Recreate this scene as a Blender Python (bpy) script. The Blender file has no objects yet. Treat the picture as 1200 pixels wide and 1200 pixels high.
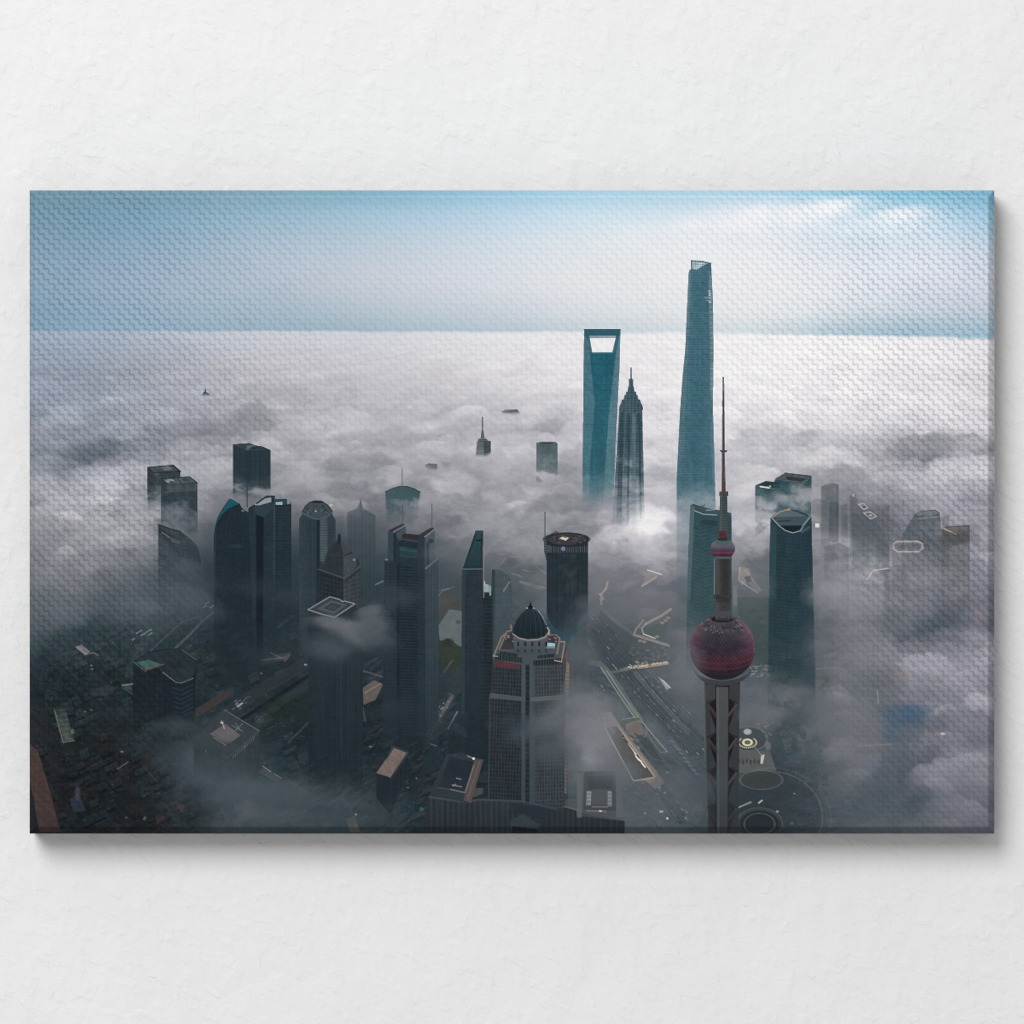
import math, random, time
import numpy as np

# ------------------------------------------------------------------
# 1. THE PRINT: every colour of the printed picture is computed here,
#    in millimetre-like picture units (x right, y down), by plain maths.
# ------------------------------------------------------------------
X0, Y0, X1, Y1 = 33, 222, 1167, 978
W, H = X1 - X0 + 1, Y1 - Y0 + 1
XX, YY = np.meshgrid(np.arange(X0, X1 + 1, dtype=np.float64), np.arange(Y0, Y1 + 1, dtype=np.float64))

def smooth(a, b, t):
    t = np.clip((t - a) / (b - a), 0, 1)
    return t * t * (3 - 2 * t)

def vnoise(u, v, seed):
    r = np.random.RandomState(seed)
    tab = r.rand(256, 256) * 2 - 1
    iu, iv = np.floor(u).astype(int), np.floor(v).astype(int)
    fu, fv = u - iu, v - iv
    fu = fu * fu * fu * (fu * (fu * 6 - 15) + 10)
    fv = fv * fv * fv * (fv * (fv * 6 - 15) + 10)
    i0, i1, j0, j1 = iu & 255, (iu + 1) & 255, iv & 255, (iv + 1) & 255
    a = tab[j0, i0] + (tab[j0, i1] - tab[j0, i0]) * fu
    b = tab[j1, i0] + (tab[j1, i1] - tab[j1, i0]) * fu
    return a + (b - a) * fv

def fbm(u, v, seed, octs=5, gain=0.5):
    s, amp, tot = 0, 1.0, 0
    for k in range(octs):
        c, d = math.cos(0.6 * k), math.sin(0.6 * k)
        s = s + amp * vnoise((u * c - v * d) * 2 ** k + 17.3 * k, (u * d + v * c) * 2 ** k + 5.1 * k, seed + k)
        tot += amp; amp *= gain
    return s / tot

def interp_grid(xs, ys, G):
    """smooth interpolation of a coarse table over the picture"""
    G = np.array(G, float)
    def cr(ts, t):
        i = np.clip(np.searchsorted(ts, t) - 1, 0, len(ts) - 2)
        f = (t - ts[i]) / (ts[i + 1] - ts[i])
        M = np.zeros((len(t), len(ts)))
        k = np.arange(len(t))
        f2, f3 = f * f, f * f * f
        for o, w in ((-1, -.5 * f3 + f2 - .5 * f), (0, 1.5 * f3 - 2.5 * f2 + 1), (1, -1.5 * f3 + 2 * f2 + .5 * f), (2, .5 * f3 - .5 * f2)):
            np.add.at(M, (k, np.clip(i + o, 0, len(ts) - 1)), w)
        return M
    My = cr(np.array(ys, float), np.arange(Y0, Y1 + 1.0))
    Mx = cr(np.array(xs, float), np.arange(X0, X1 + 1.0))
    return My @ G @ Mx.T

RAMP_L = [10, 25, 45, 65, 90, 120, 150, 180, 210, 240, 255]
RAMP = np.array([(9, 13, 16), (21, 28, 33), (36, 47, 53), (54, 67, 73), (82, 91, 97), (115, 117, 124), (147, 147, 154),
                 (178, 177, 184), (210, 208, 213), (241, 239, 240), (255, 255, 255)], float)
def ramp(L):
    return np.stack([np.interp(L, RAMP_L, RAMP[:, c]) for c in range(3)], -1)

# ---- noise fields shared by clouds and by the fog that hides buildings
WX = fbm(XX / 90, YY / 60, 101, 3) * 22
WY = fbm(XX / 90, YY / 60, 111, 3) * 14
FOG = fbm((XX + WX) / 48, (YY + WY) / 36, 121, 5, .55)            # soft puffs
FINE = fbm((XX + WX * .6) / 14, (YY + WY * .6) / 10, 131, 4, .55)   # fine wisps
GR = fbm(XX / 7, YY / 7, 141, 3, .6)
S_ = np.clip(YY - 384, 4, None)
CU = (XX + WX - 700) / (S_ + 35) * 3.6
CV = np.log(S_ + 18) * 7.6 + WY * .02
SEA = fbm(CU + 40, CV + 40 + CU * .10, 151, 6, .58)
SEA2 = fbm(CU * 2.1 + 10, CV * 1.6 + 70 + CU * .1, 171, 5, .6)

def billow(u, v, seed, octs=5, gain=.55):
    s, amp, tot = 0, 1.0, 0
    for k in range(octs):
        c, d = math.cos(.7 * k), math.sin(.7 * k)
        s = s + amp * (np.sqrt(vnoise((u * c - v * d) * 1.9 ** k + 9.3 * k, (u * d + v * c) * 1.9 ** k + 3.1 * k, seed + k) ** 2 + .018) * 2.8 - 1.15)
        tot += amp; amp *= gain
    return s / tot
BIL = billow(CU * 1.5 + 20 + FINE * .05, np.log(S_ + 18) * 7.0 + WY * .06 + 30 + CU * .12, 191, 5)
WX2 = fbm(XX / 26, YY / 20, 221, 3) * 9
WY2 = fbm(XX / 26, YY / 20, 231, 3) * 7
BIL2 = billow((XX + WX * 1.0 + WX2) / 44 + 7, (YY + WY * 1.2 + WY2) / 30 + 3, 211, 5, .6)
def relief(A, dx, dy):
    return A - np.roll(np.roll(A, dx, 1), dy, 0)
REL = relief(BIL2, -3, 3)

IMG = np.zeros((H, W, 3))
IDS = np.zeros((H, W), np.int32)
PARTS = {}          # id -> (name, label, parent id)

# ---- sky -------------------------------------------------------------
sx = [33, 150, 300, 450, 600, 700, 800, 900, 1000, 1100, 1167]
sy = [222, 250, 290, 330, 365, 390]
SKY_TOP = [
 [(104,149,170),(108,154,178),(120,169,193),(125,180,206),(146,198,224),(160,207,231),(166,210,232),(158,206,230),(132,194,222),(116,183,214),(110,172,205)],
 [(115,154,176),(121,163,188),(144,181,204),(163,197,217),(186,212,231),(200,222,236),(206,224,236),(214,225,236),(184,213,231),(170,205,226),(150,192,216)],
 [(126,158,182),(138,170,194),(168,190,209),(190,205,218),(208,219,229),(219,226,232),(228,231,235),(226,230,236),(213,222,232),(206,217,229),(188,205,222)],
 [(133,162,186),(150,174,198),(176,192,208),(199,206,217),(214,218,226),(226,227,231),(234,234,236),(232,232,235),(221,225,233),(212,217,229),(203,209,223)],
 [(128,160,184),(144,172,196),(163,186,202),(182,197,209),(200,209,218),(216,221,227),(229,231,233),(226,229,232),(206,215,223),(194,206,218),(187,199,213)],
 [(128,162,186),(140,172,195),(150,178,196),(165,187,202),(183,199,210),(198,209,217),(212,220,226),(202,214,221),(170,193,207),(160,188,204),(158,185,204)]]
SK = np.stack([interp_grid(sx, sy, [[c[k] for c in row] for row in SKY_TOP]) for k in range(3)], -1)
IMG[:] = SK
IMG += (fbm(XX / 160, YY / 60, 11, 4)[..., None] * np.array([5, 4, 3.]))
rnd0 = random.Random(3)
def cloud(cx, cy, rx, ry, a, seed, ang=0.0):
    c, s = math.cos(ang), math.sin(ang)
    dx, dy = XX - cx, YY - cy
    u, v = (dx * c + dy * s) / rx, (-dx * s + dy * c) / ry
    n = fbm(XX / 26 + seed, YY / 13 + seed, seed, 4)
    m = a * np.clip(np.exp(-(u * u + v * v) ** 1.3) * (1 + n * .9), 0, 1)
    IMG[:] += (np.array([240, 240, 243.]) - IMG) * m[..., None]
for k in range(60):
    cx, cy, a_ = (rnd0.gauss(905, 38), rnd0.gauss(251, 3.6), .19) if k < 24 else (rnd0.gauss(975, 20), rnd0.gauss(244, 2.8), .2) if k < 38 else (rnd0.gauss(845, 36), rnd0.gauss(261, 3), .22) if k < 48 else (rnd0.gauss(1050, 13), rnd0.gauss(259, 2.6), .18)
    cloud(cx, cy - (cx - 905) * .05, rnd0.uniform(10, 32), rnd0.uniform(3.5, 8), a_, 21 + k, rnd0.uniform(-.22, .02))
cloud(910, 254, 100, 20, .5, 91, -.05); cloud(1050, 262, 60, 15, .42, 92, -.05); cloud(780, 278, 100, 20, .28, 93, -.05); cloud(880, 275, 160, 30, .14, 94, 0)
lum_ = IMG.mean(-1, keepdims=True)
IMG += (lum_ - IMG) * (.07 * smooth(620, 200, XX) + .05 + .14 * smooth(262, 222, YY))[..., None]
IMG *= (1 - .045 * smooth(560, 120, XX))[..., None]

# ---- sea of cloud and haze over the city: brightness table ------------
gx = [33, 90, 150, 210, 270, 330, 390, 450, 510, 570, 630, 690, 750, 810, 870, 930, 990, 1050, 1110, 1167]
gt = {
 386: [170,172,177,188,197,204,210,215,221,227,230,233,236,238,238,238,236,232,227,221],
 410: [162,163,168,176,190,198,204,209,216,222,228,231,235,238,240,240,238,234,229,222],
 440: [152,151,160,169,180,188,194,200,206,213,221,226,231,236,237,236,232,226,222,216],
 470: [154,154,158,163,170,176,184,189,196,201,210,215,222,229,230,228,224,220,216,210],
 500: [142,148,149,147,156,174,184,182,184,187,193,198,206,214,216,212,208,202,204,204],
 515: [138,140,138,140,146,168,172,170,176,182,186,192,200,210,203,188,196,190,180,182],
 530: [134,124,122,150,156,172,174,166,172,180,168,184,196,206,188,176,188,164,148,158],
 545: [132,118,126,152,154,160,156,150,160,164,162,174,190,196,184,178,180,158,146,158],
 560: [140,150,155,156,154,158,156,152,158,154,162,152,186,182,186,172,164,164,166,176],
 590: [134,144,150,138,124,130,130,132,142,136,146,126,172,160,174,148,122,130,150,160],
 620: [130,146,146,112,88,86,88,90,106,132,150,144,192,152,180,158,112,112,134,152],
 650: [118,130,122,82,64,66,70,74,88,108,130,136,178,132,138,122,128,116,114,142],
 680: [106,112,102,64,53,57,60,62,74,86,100,112,130,110,110,104,140,128,128,132],
 710: [98,96,80,66,51,48,52,58,68,76,90,102,112,100,92,88,120,124,98,114],
 740: [ 86, 66, 62, 60, 48, 48, 58, 60, 65, 70, 78, 88, 94,100, 85, 80,106,104, 96,122],
 770: [62,50,50,50,45,45,54,50,56,62,76,84,84,104,80,78,110,120,118,134],
 800: [41, 40, 40, 44, 44, 45, 48, 48, 52, 56, 82, 84, 84, 104, 90, 86, 114, 120, 128, 138],
 830: [38, 37, 36, 40, 48, 43, 40, 44, 48, 52, 84, 92, 84, 90, 100, 100, 120, 110, 130, 138],
 860: [34, 34, 34, 46, 56, 44, 38, 42, 45, 50, 84, 104, 90, 88, 92, 80, 116, 98, 128, 134],
 890: [33, 33, 34, 56, 62, 50, 42, 44, 44, 46, 78, 110, 88, 84, 76, 70, 108, 96, 118, 126],
 920: [32, 31, 32, 50, 72, 60, 60, 50, 42, 42, 68, 94, 94, 88, 64, 66, 100, 84, 110, 120],
 950: [30, 30, 31, 46, 72, 72, 70, 60, 42, 42, 62, 86, 92, 86, 60, 64, 92, 90, 104, 114],
 978: [28, 29, 30, 44, 66, 68, 68, 58, 40, 40, 58, 82, 88, 82, 58, 62, 86, 90, 100, 110]}
gy = sorted(gt)
BASE = interp_grid(gx, gy, [gt[k] for k in gy])
# the table is looked up through a small warp so nothing follows its grid
def warp(A, dx, dy):
    jx = np.clip(XX - X0 + dx, 0, W - 1.001); jy = np.clip(YY - Y0 + dy, 0, H - 1.001)
    i, j = jx.astype(int), jy.astype(int); f, g = (jx - i), (jy - j)
    return (A[j, i] * (1 - f) + A[j, i + 1] * f) * (1 - g) + (A[j + 1, i] * (1 - f) + A[j + 1, i + 1] * f) * g
k_ = smooth(400, 560, YY)
BASE = warp(BASE, k_ * (FOG * 26 + FINE * 6), k_ * (FOG * 12 + FINE * 5))
amp = np.interp(YY, [388, 400, 440, 500, 560, 620, 680, 760, 860, 978], [2, 4, 7, 11, 14, 15, 10, 6, 6, 5])
LUM = BASE + SEA * amp * (1.5 - .9 * smooth(470, 560, YY)) * (1 - .6 * smooth(560, 680, YY)) + SEA2 * amp * .7 * (1 - .6 * smooth(480, 600, YY))
LUM += BIL * amp * .35 * smooth(400, 470, YY) * (1 - smooth(540, 640, YY))
LUM += BIL2 * .25 * amp * smooth(490, 560, YY) * (1 - .45 * smooth(640, 740, YY)) * np.clip(BASE / 120, .2, 1.2)
LUM += (FOG * .9 + FINE * .6) * amp * smooth(500, 600, YY) * np.clip(BASE / 110, .25, 1.15)

def puff(cx, cy, rx, ry, dL, ang=0.0, rough=.7, pw=1.0):
    """lighter or darker bank of cloud with a ragged edge"""
    c, s = math.cos(ang), math.sin(ang)
    x0, x1 = max(int(cx - 2.6 * max(rx, ry) - X0), 0), min(int(cx + 2.6 * max(rx, ry) - X0), W)
    y0, y1 = max(int(cy - 2.6 * max(rx, ry) - Y0), 0), min(int(cy + 2.6 * max(rx, ry) - Y0), H)
    sl = (slice(y0, y1), slice(x0, x1))
    dx, dy = XX[sl] - cx + WX[sl] * .5 * rough, YY[sl] - cy + WY[sl] * .5 * rough
    u, v = (dx * c + dy * s) / rx, (-dx * s + dy * c) / ry
    r2 = u * u + v * v - (FOG[sl] * .9 + FINE[sl] * .5) * rough
    LUM[sl] += dL * np.exp(-np.clip(r2, 0, None) ** pw)

# bands and banks seen in the sea of cloud (x, y, rx, ry, change, tilt)
for p in [
 (115,528,80,11,-13,-.22),(70,545,50,8,-9,-.2),(230,508,55,10,-12,-.1),(300,494,32,8,-22,.15),(330,455,60,6,-7,.1),
 (120,505,80,10,8,-.1),(150,555,80,9,10,-.15),(90,590,60,14,8,-.1),(150,575,60,8,-8,-.1),(180,520,50,8,9,-.1),
 (370,517,40,8,10,-.1),(440,523,45,8,-26,-.12),(480,516,40,7,-14,-.1),(410,500,60,8,12,0),(500,505,40,8,10,-.1),(505,527,55,9,14,-.05),
 (470,545,50,7,-10,0),(530,548,40,6,-8,0),(600,528,40,10,14,0),(575,568,34,9,-22,.2),(545,575,30,8,-14,.2),(640,580,40,9,-8,0),
 (395,548,50,7,-12,0),(370,570,40,9,-10,.1),(450,560,40,9,12,0),(505,570,40,10,14,.1),(540,590,42,12,18,.1),(550,560,40,7,8,0),
 (600,600,34,16,18,.1),(630,585,34,12,14,.1),(560,606,40,10,-20,.35),(500,590,40,9,-12,0),(520,625,50,14,14,.1),(585,630,40,16,10,.1),
 (640,504,34,4,-22,.02),(612,495,30,4,10,0),(660,520,28,10,12,.1),(760,505,40,8,10,0),(775,520,40,9,-12,0),(760,560,40,10,-10,.1),
 (765,545,30,10,14,0),(780,590,34,10,16,-.1),(745,608,36,10,30,-.3),(722,632,36,9,26,-.35),(765,612,26,9,22,-.1),(705,612,16,8,16,0),(620,572,26,8,22,.1),(608,592,24,9,20,.1),(520,585,30,9,20,.1),(545,612,30,9,18,.1),(500,604,24,7,14,0),(470,570,30,7,14,0),(875,612,22,10,18,.1),(885,640,16,10,14,0),(690,575,20,9,-14,0),(400,575,30,7,12,0),(350,560,24,7,14,0),(250,560,22,8,16,0),(230,590,18,12,14,0),(60,610,40,9,14,-.1),(120,630,40,9,12,-.1),(70,580,36,7,10,-.1),(770,625,30,14,22,-.2),(790,640,18,26,16,0),(700,660,30,10,-14,-.4),
 (735,660,24,14,14,0),(775,660,24,20,16,0),(690,645,22,9,14,-.2),
 (900,512,50,7,-20,.02),(940,519,40,6,-18,.05),(875,506,26,6,-10,0),(1000,516,60,7,-8,0),(1100,530,80,11,-11,.08),(1060,522,50,8,-7,0),
 (900,530,30,9,16,0),(935,540,40,9,14,0),(985,540,34,8,10,0),(1120,560,60,9,14,-.12),(1140,548,30,8,14,-.1),(1060,570,40,10,8,0),
 (880,600,24,14,22,.1),(870,625,24,14,20,.1),(885,560,24,9,14,0),(960,585,26,14,14,.2),(935,588,22,7,12,.2),(1010,600,40,14,-8,.2),
 (1000,668,30,16,22,-.3),(985,680,26,18,14,0),(1020,690,30,14,10,-.4),(1070,665,44,14,14,-.2),(1090,690,40,12,14,.2),(1060,720,60,12,10,-.5),
 (1095,730,40,14,-24,-.4),(1040,735,40,10,-12,-.5),(1140,770,34,40,14,0),(1000,800,40,40,10,0),(1070,790,50,16,12,-.5),(1040,860,36,30,-10,.5),
 (1010,890,30,40,10,.3),(1110,900,40,30,8,0),(1020,925,24,20,-12,0),
 (150,640,80,16,8,0),(80,680,60,18,8,0),(190,705,40,14,16,-.2),(90,735,40,14,-14,-.6),(150,715,34,12,10,.3),(120,700,30,10,-12,0),
 (905,815,26,16,14,0),(890,850,34,12,10,0),(920,850,20,18,-16,0),(880,800,20,10,12,0),
 (690,860,30,40,22,.1),(665,825,26,18,14,0),(700,890,26,30,16,0),(720,770,30,20,-12,.4),(780,860,40,20,14,.4),(810,760,20,30,14,0),
 (800,930,40,20,12,.2),(740,955,40,14,10,0),(640,850,30,20,14,-.3),
 (255,870,40,20,6,0),(290,930,50,24,8,0),(215,850,30,12,12,-.2),(400,940,60,20,8,0),(330,955,40,16,8,0),(260,950,40,20,6,0)]:
    puff(*p[:5], ang=p[5])
# heaped tops of the cloud: overlapping puffs, far to near, lit along their upper rims
rp = np.random.RandomState(77)
def at(A, x, y):
    return A[int(min(max(y - Y0, 0), H - 1)), int(min(max(x - X0, 0), W - 1))]
EDGE = FINE * .55 + FOG * .5 + GR * .10
def stamp(A, x, y, rx, ry, base, contrast, a, ang=0.0):
    R_ = max(rx, ry) * 1.35
    i0, i1 = max(int(x - R_ - X0), 0), min(int(x + R_ - X0) + 2, W)
    j0, j1 = max(int(y - R_ - Y0), 0), min(int(y + R_ - Y0) + 2, H)
    if i1 <= i0 or j1 <= j0: return
    sl = (slice(j0, j1), slice(i0, i1))
    c, s = math.cos(ang), math.sin(ang)
    dx, dy = XX[sl] - x, YY[sl] - y
    u, v = (dx * c + dy * s) / rx, (-dx * s + dy * c) / ry
    r2 = u * u + v * v + EDGE[sl] * .75
    m = a * smooth(1.0, .5, r2) * smooth(1.0, -.25, v)
    top = -v + .35 * u
    if A.ndim == 2:
        A[sl] += (base + contrast * top - A[sl]) * m
    else:
        A[sl] += (ramp(base + contrast * top) - A[sl]) * m[..., None]
pts_ = []
for k in range(5200):
    y = 398 + 330 * rp.rand() ** .75
    x = 20 + 1160 * rp.rand()
    pts_.append((y, x, rp.rand(), rp.rand(), rp.randn(), rp.rand()))
for k in range(420):                       # the bank that rolls in at the lower right and over the plaza
    pts_.append((690 + 300 * rp.rand(), 935 + 250 * rp.rand(), rp.rand(), rp.rand(), rp.randn() * 1.25, .5 + .5 * rp.rand()))
pts_.sort()
LOW = LUM.copy()
for y, x, q1, q2, q3, q4 in pts_:
    L0 = at(LOW, x, y)
    g_ = np.clip((L0 - 58) / 70, 0, 1)
    if g_ < .05: continue
    s_ = (y - 384) * .105 + 2.2
    if y > 560: s_ = 20.7 + (y - 560) * .02
    rx = s_ * (.45 + 1.1 * q1 * q1) * (1.7 - .5 * min(1, (y - 398) / 140)); ry = rx * (.34 + .30 * min(1, (y - 398) / 150)) * (.8 + .4 * q2)
    ct = np.interp(y, [398, 430, 480, 540, 620, 700], [1.2, 3.2, 7.5, 11, 12, 10]) * (.5 + .8 * q4) * min(1, L0 / 130)
    stamp(LUM, x, y, rx, ry, .35 * L0 + .65 * at(LUM, x, y) + q3 * ct * .95 + ct * .22, ct * 1.6, (.30 + .40 * q2) * g_, -.12 + .12 * q3)
CRISP = fbm((XX + WX2) / 7.5, (YY + WY2) / 4.6, 241, 4, .62)
LUM += (CRISP * .62 + FINE * .45) * amp * smooth(410, 520, YY) * (1 - (.7 - .3 * smooth(900, 1000, XX)) * smooth(660, 760, YY)) * np.clip((LOW - 60) / 70, .1, 1.2)
FLUFF = np.clip((LUM - BASE) / 14, -1.5, 1.5)
fog_rgb = ramp(np.clip(LUM, 12, 243))
# cool cast towards the left edge, faint violet in the mid greys
t = (smooth(330, 40, XX) * smooth(620, 440, YY))[..., None]
fog_rgb += t * np.array([-9, 1, 8.])
t = (smooth(950, 1160, XX) * smooth(470, 640, YY))[..., None]
fog_rgb += t * np.array([0, -1, 3.])
fog_rgb += (smooth(330, 120, XX) * smooth(790, 880, YY))[..., None] * np.array([6, 0, -2.])
t = (smooth(430, 400, YY) * smooth(700, 300, XX))[..., None]
fog_rgb += t * np.array([-4, 0, 3.])
hor = np.interp(XX, [33, 600, 850, 1000, 1167], [387.5, 388.6, 390.5, 393, 396.5]) + FINE * .8
hor = hor + vnoise(XX / 38, YY * 0, 61) * .7 + vnoise(XX / 9, YY * 0, 62) * .35
m = smooth(-2.2, 2.6, YY - hor)[..., None]
IMG = IMG * (1 - m) + fog_rgb * m
FOGRGB = fog_rgb
IDS[:] = np.where(YY < hor, 1, 2)
IDS[(YY > 690 + FOG * 26 - 22 * smooth(300, 200, XX) + 70 * smooth(900, 1100, XX))] = 3
PARTS[1] = ('printed_sky', 'pale blue sky printed along the top', 0)
PARTS[2] = ('printed_cloud_sea', 'white to lilac sea of cloud printed across the middle', 0)
PARTS[3] = ('printed_city_ground', 'dark hazy streets and low roofs printed along the bottom', 0)

# ---- drawing tools -----------------------------------------------------
def bbox(pts, pad=2):
    P = np.array(pts, float)
    x0, y0 = np.floor(P.min(0) - pad); x1, y1 = np.ceil(P.max(0) + pad)
    return (slice(int(max(y0 - Y0, 0)), int(min(max(y1 - Y0 + 1, 0), H))), slice(int(max(x0 - X0, 0)), int(min(max(x1 - X0 + 1, 0), W))))

def polymask(pts, sl):
    x, y = XX[sl], YY[sl]
    acc = np.zeros(x.shape)
    n = len(pts)
    for ox in (-.375, -.125, .125, .375):
        for oy in (-.375, -.125, .125, .375):
            px, py = x + ox, y + oy
            ins = np.zeros(x.shape, bool)
            for i in range(n):
                xa, ya = pts[i]; xb, yb = pts[(i + 1) % n]
                if ya == yb: continue
                c = ((ya > py) != (yb > py)) & (px < (xb - xa) * (py - ya) / (yb - ya) + xa)
                ins ^= c
            acc += ins
    return acc / 16

def hsh(a, b, seed=0):
    v = np.sin(a * 127.1 + b * 311.7 + seed * 74.7) * 43758.5453
    return v - np.floor(v)

def vis(sl, fade, namp):
    if fade is None: return 1.0
    if isinstance(fade, (int, float)): return float(fade)
    yy = YY[sl] + (FOG[sl] * 1.1 + FINE[sl] * .8 + FLUFF[sl] * .55) * namp
    return np.interp(yy, [f[0] for f in fade], [f[1] for f in fade])

FACADE = .7
STREAK = fbm(XX / 4.5, YY / 46, 501, 4, .6) * 1.5
FLOORS = fbm(XX / 60, YY / 2.1, 511, 2) * 1.2 + fbm(XX / 11, YY / 15, 521, 3)
CUR = dict(fade=None, namp=10, id=0)
_next = [10]
def begin(name, label, fade=None, namp=14, parent=0):
    _next[0] += 1
    PARTS[_next[0]] = (name, label, parent)
    CUR.update(fade=fade, namp=namp, id=_next[0])
    return _next[0]

def put(sl, m, col, own=True):
    m = np.clip(m, 0, 1)
    IMG[sl] += (col - IMG[sl]) * m[..., None]
    if own and CUR['id']:
        q = IDS[sl]; q[m > .38] = CUR['id']

def face(pts, col, col2=None, h=None, v=None, cell=0, a=1.0, fade='cur', own=True, tex=3.0, soft=0):
    """flat printed polygon; h=(period,depth,slope) floor lines, v=(period,depth,lean) uprights"""
    sl = bbox(pts)
    if sl[0].stop <= sl[0].start or sl[1].stop <= sl[1].start: return
    m = polymask(pts, sl)
    x, y = XX[sl], YY[sl]
    P = np.array(pts, float)
    c = np.ones(x.shape + (3,)) * np.array(col, float)
    if col2 is not None:
        t = ((y - P[:, 1].min()) / max(P[:, 1].max() - P[:, 1].min(), 1))[..., None]
        c = c * (1 - t) + np.array(col2, float) * t
    k = np.zeros(x.shape); A = B = 0
    if h:
        A = (y - h[2] * (x - P[0, 0])) / h[0]
        k += h[1] * (np.cos(2 * np.pi * A) * .5 - .1 + .25 * np.cos(4 * np.pi * A))
        A = np.floor(A)
    if v:
        B = (x - v[2] * (y - P[0, 1])) / v[0]
        k += v[1] * (np.cos(2 * np.pi * B) * .5 + .25 * np.cos(4 * np.pi * B))
        B = np.floor(B)
    if cell: k += cell * (hsh(A + 0 * x, B + 0 * x, 3) - .5)
    if cell == 0 and (h or v): k += .12 * (hsh(A + 0 * x, np.floor(x / 3.1), 5) - .5)
    k += tex / 100 * (GR[sl] + FINE[sl]) 
    if h or v: k += STREAK[sl] * .06 + FLOORS[sl] * .045
    c = c * .86 + .14 * c.mean(-1, keepdims=True)
    c = c * (1 + k * FACADE)[..., None]
    f = CUR['fade'] if fade == 'cur' else fade
    if isinstance(f, list) and f[-1][1] == 0:
        if P[:, 1].max() - P[:, 1].min() > 60: m = m * np.clip((P[:, 1].max() - y) / 26, 0, 1)
        elif P[:, 1].max() > f[0][0]: m = m * np.clip((P[:, 1].max() - y) / 5, 0, 1)
    put(sl, m * a * vis(sl, f, CUR['namp']), c, own)

def line(pts, w, col, a=1.0, fade='cur', own=False, closed=False):
    pts = list(pts) + ([pts[0]] if closed else [])
    sl = bbox(pts, 3)
    if sl[0].stop <= sl[0].start or sl[1].stop <= sl[1].start: return
    x, y = XX[sl], YY[sl]
    d = np.full(x.shape, 1e9)
    for (xa, ya), (xb, yb) in zip(pts[:-1], pts[1:]):
        ux, uy = xb - xa, yb - ya
        L2 = ux * ux + uy * uy + 1e-9
        t = np.clip(((x - xa) * ux + (y - ya) * uy) / L2, 0, 1)
        d = np.minimum(d, np.hypot(x - xa - t * ux, y - ya - t * uy))
    m = np.clip(w / 2 + .5 - d, 0, min(1, w))
    f = CUR['fade'] if fade == 'cur' else fade
    put(sl, m * a * vis(sl, f, CUR['namp']), np.ones(x.shape + (3,)) * np.array(col, float), own)

def ell(cx, cy, rx, ry, col, a=1.0, fade='cur', own=True, ring=0, soft=.8, shade=None):
    sl = bbox([(cx - rx, cy - ry), (cx + rx, cy + ry)], 3)
    if sl[0].stop <= sl[0].start or sl[1].stop <= sl[1].start: return
    x, y = XX[sl], YY[sl]
    r = np.hypot((x - cx) / rx, (y - cy) / ry)
    d = (r - 1) * min(rx, ry)
    m = np.clip(.5 - d / soft, 0, 1)
    if ring: m = np.clip(ring / 2 + .5 - np.abs(d), 0, min(1, ring))
    c = np.ones(x.shape + (3,)) * np.array(col, float)
    if shade is not None: c = shade(x, y, c)
    f = CUR['fade'] if fade == 'cur' else fade
    put(sl, m * a * vis(sl, f, CUR['namp']), c, own)

def wisp(cx, cy, rx, ry, L, a, ang=0.0, rough=1.0):
    """fog drifting in front of what is already printed"""
    R = 2.4 * max(rx, ry)
    sl = bbox([(cx - R, cy - R), (cx + R, cy + R)])
    c, s = math.cos(ang), math.sin(ang)
    dx, dy = XX[sl] - cx + WX[sl] * .4, YY[sl] - cy + WY[sl] * .4
    u, v = (dx * c + dy * s) / rx, (-dx * s + dy * c) / ry
    r2 = u * u + v * v - (FOG[sl] * .8 + FINE[sl] * .5) * rough
    m = a * .55 * np.exp(-np.clip(r2 + .25, 0, None))
    Lc = L + FOG[sl] * 12 + FINE[sl] * 7
    IMG[sl] += (ramp(Lc) - IMG[sl]) * np.clip(m, 0, 1)[..., None]
    for k in range(int(10 + rx * ry / 30)):
        th, q = rp.rand() * 2 * math.pi, rp.rand() ** .6
        px, py = q * rx * math.cos(th), q * ry * math.sin(th)
        r_ = min(rx, ry) * (.35 + .6 * rp.rand()) + 2
        stamp(IMG, cx + px * c - py * s, cy + px * s + py * c, r_ * 1.5, r_ * .95, L + rp.randn() * 5, 7, a * (.16 + .26 * rp.rand()) * (1 - .5 * q), ang)

# ---- streets, roofs and trees glimpsed under the haze ------------------------
CUR.update(fade=None, id=0)
rnd = random.Random(5)
clear = np.clip((92 - warp(BASE, 0 * XX, 0 * YY)) / 50, 0, 1) * smooth(650, 760, YY)
gm = np.maximum(clear, .8 * np.clip((122 - BASE) / 50, 0, 1) * smooth(660, 720, YY) * smooth(560, 640, XX)) * (1 - smooth(940, 1060, XX))
t1, t2, t3 = fbm(XX / 16, YY / 11, 301, 5, .65), fbm(XX / 30 + 9, YY / 22, 311, 4), fbm(XX / 3.2, YY / 2.6, 321, 2)
IMG += (gm * (t1 * 13 + t3 * 4))[..., None] * np.array([1.0, .97, .95]) + (gm * t2 * 4)[..., None] * np.array([1.0, .2, -.8]) + (gm * fbm(XX / 12 + 4, YY / 9, 331, 4) * 2.5)[..., None] * np.array([-.5, .7, -.3])
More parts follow.
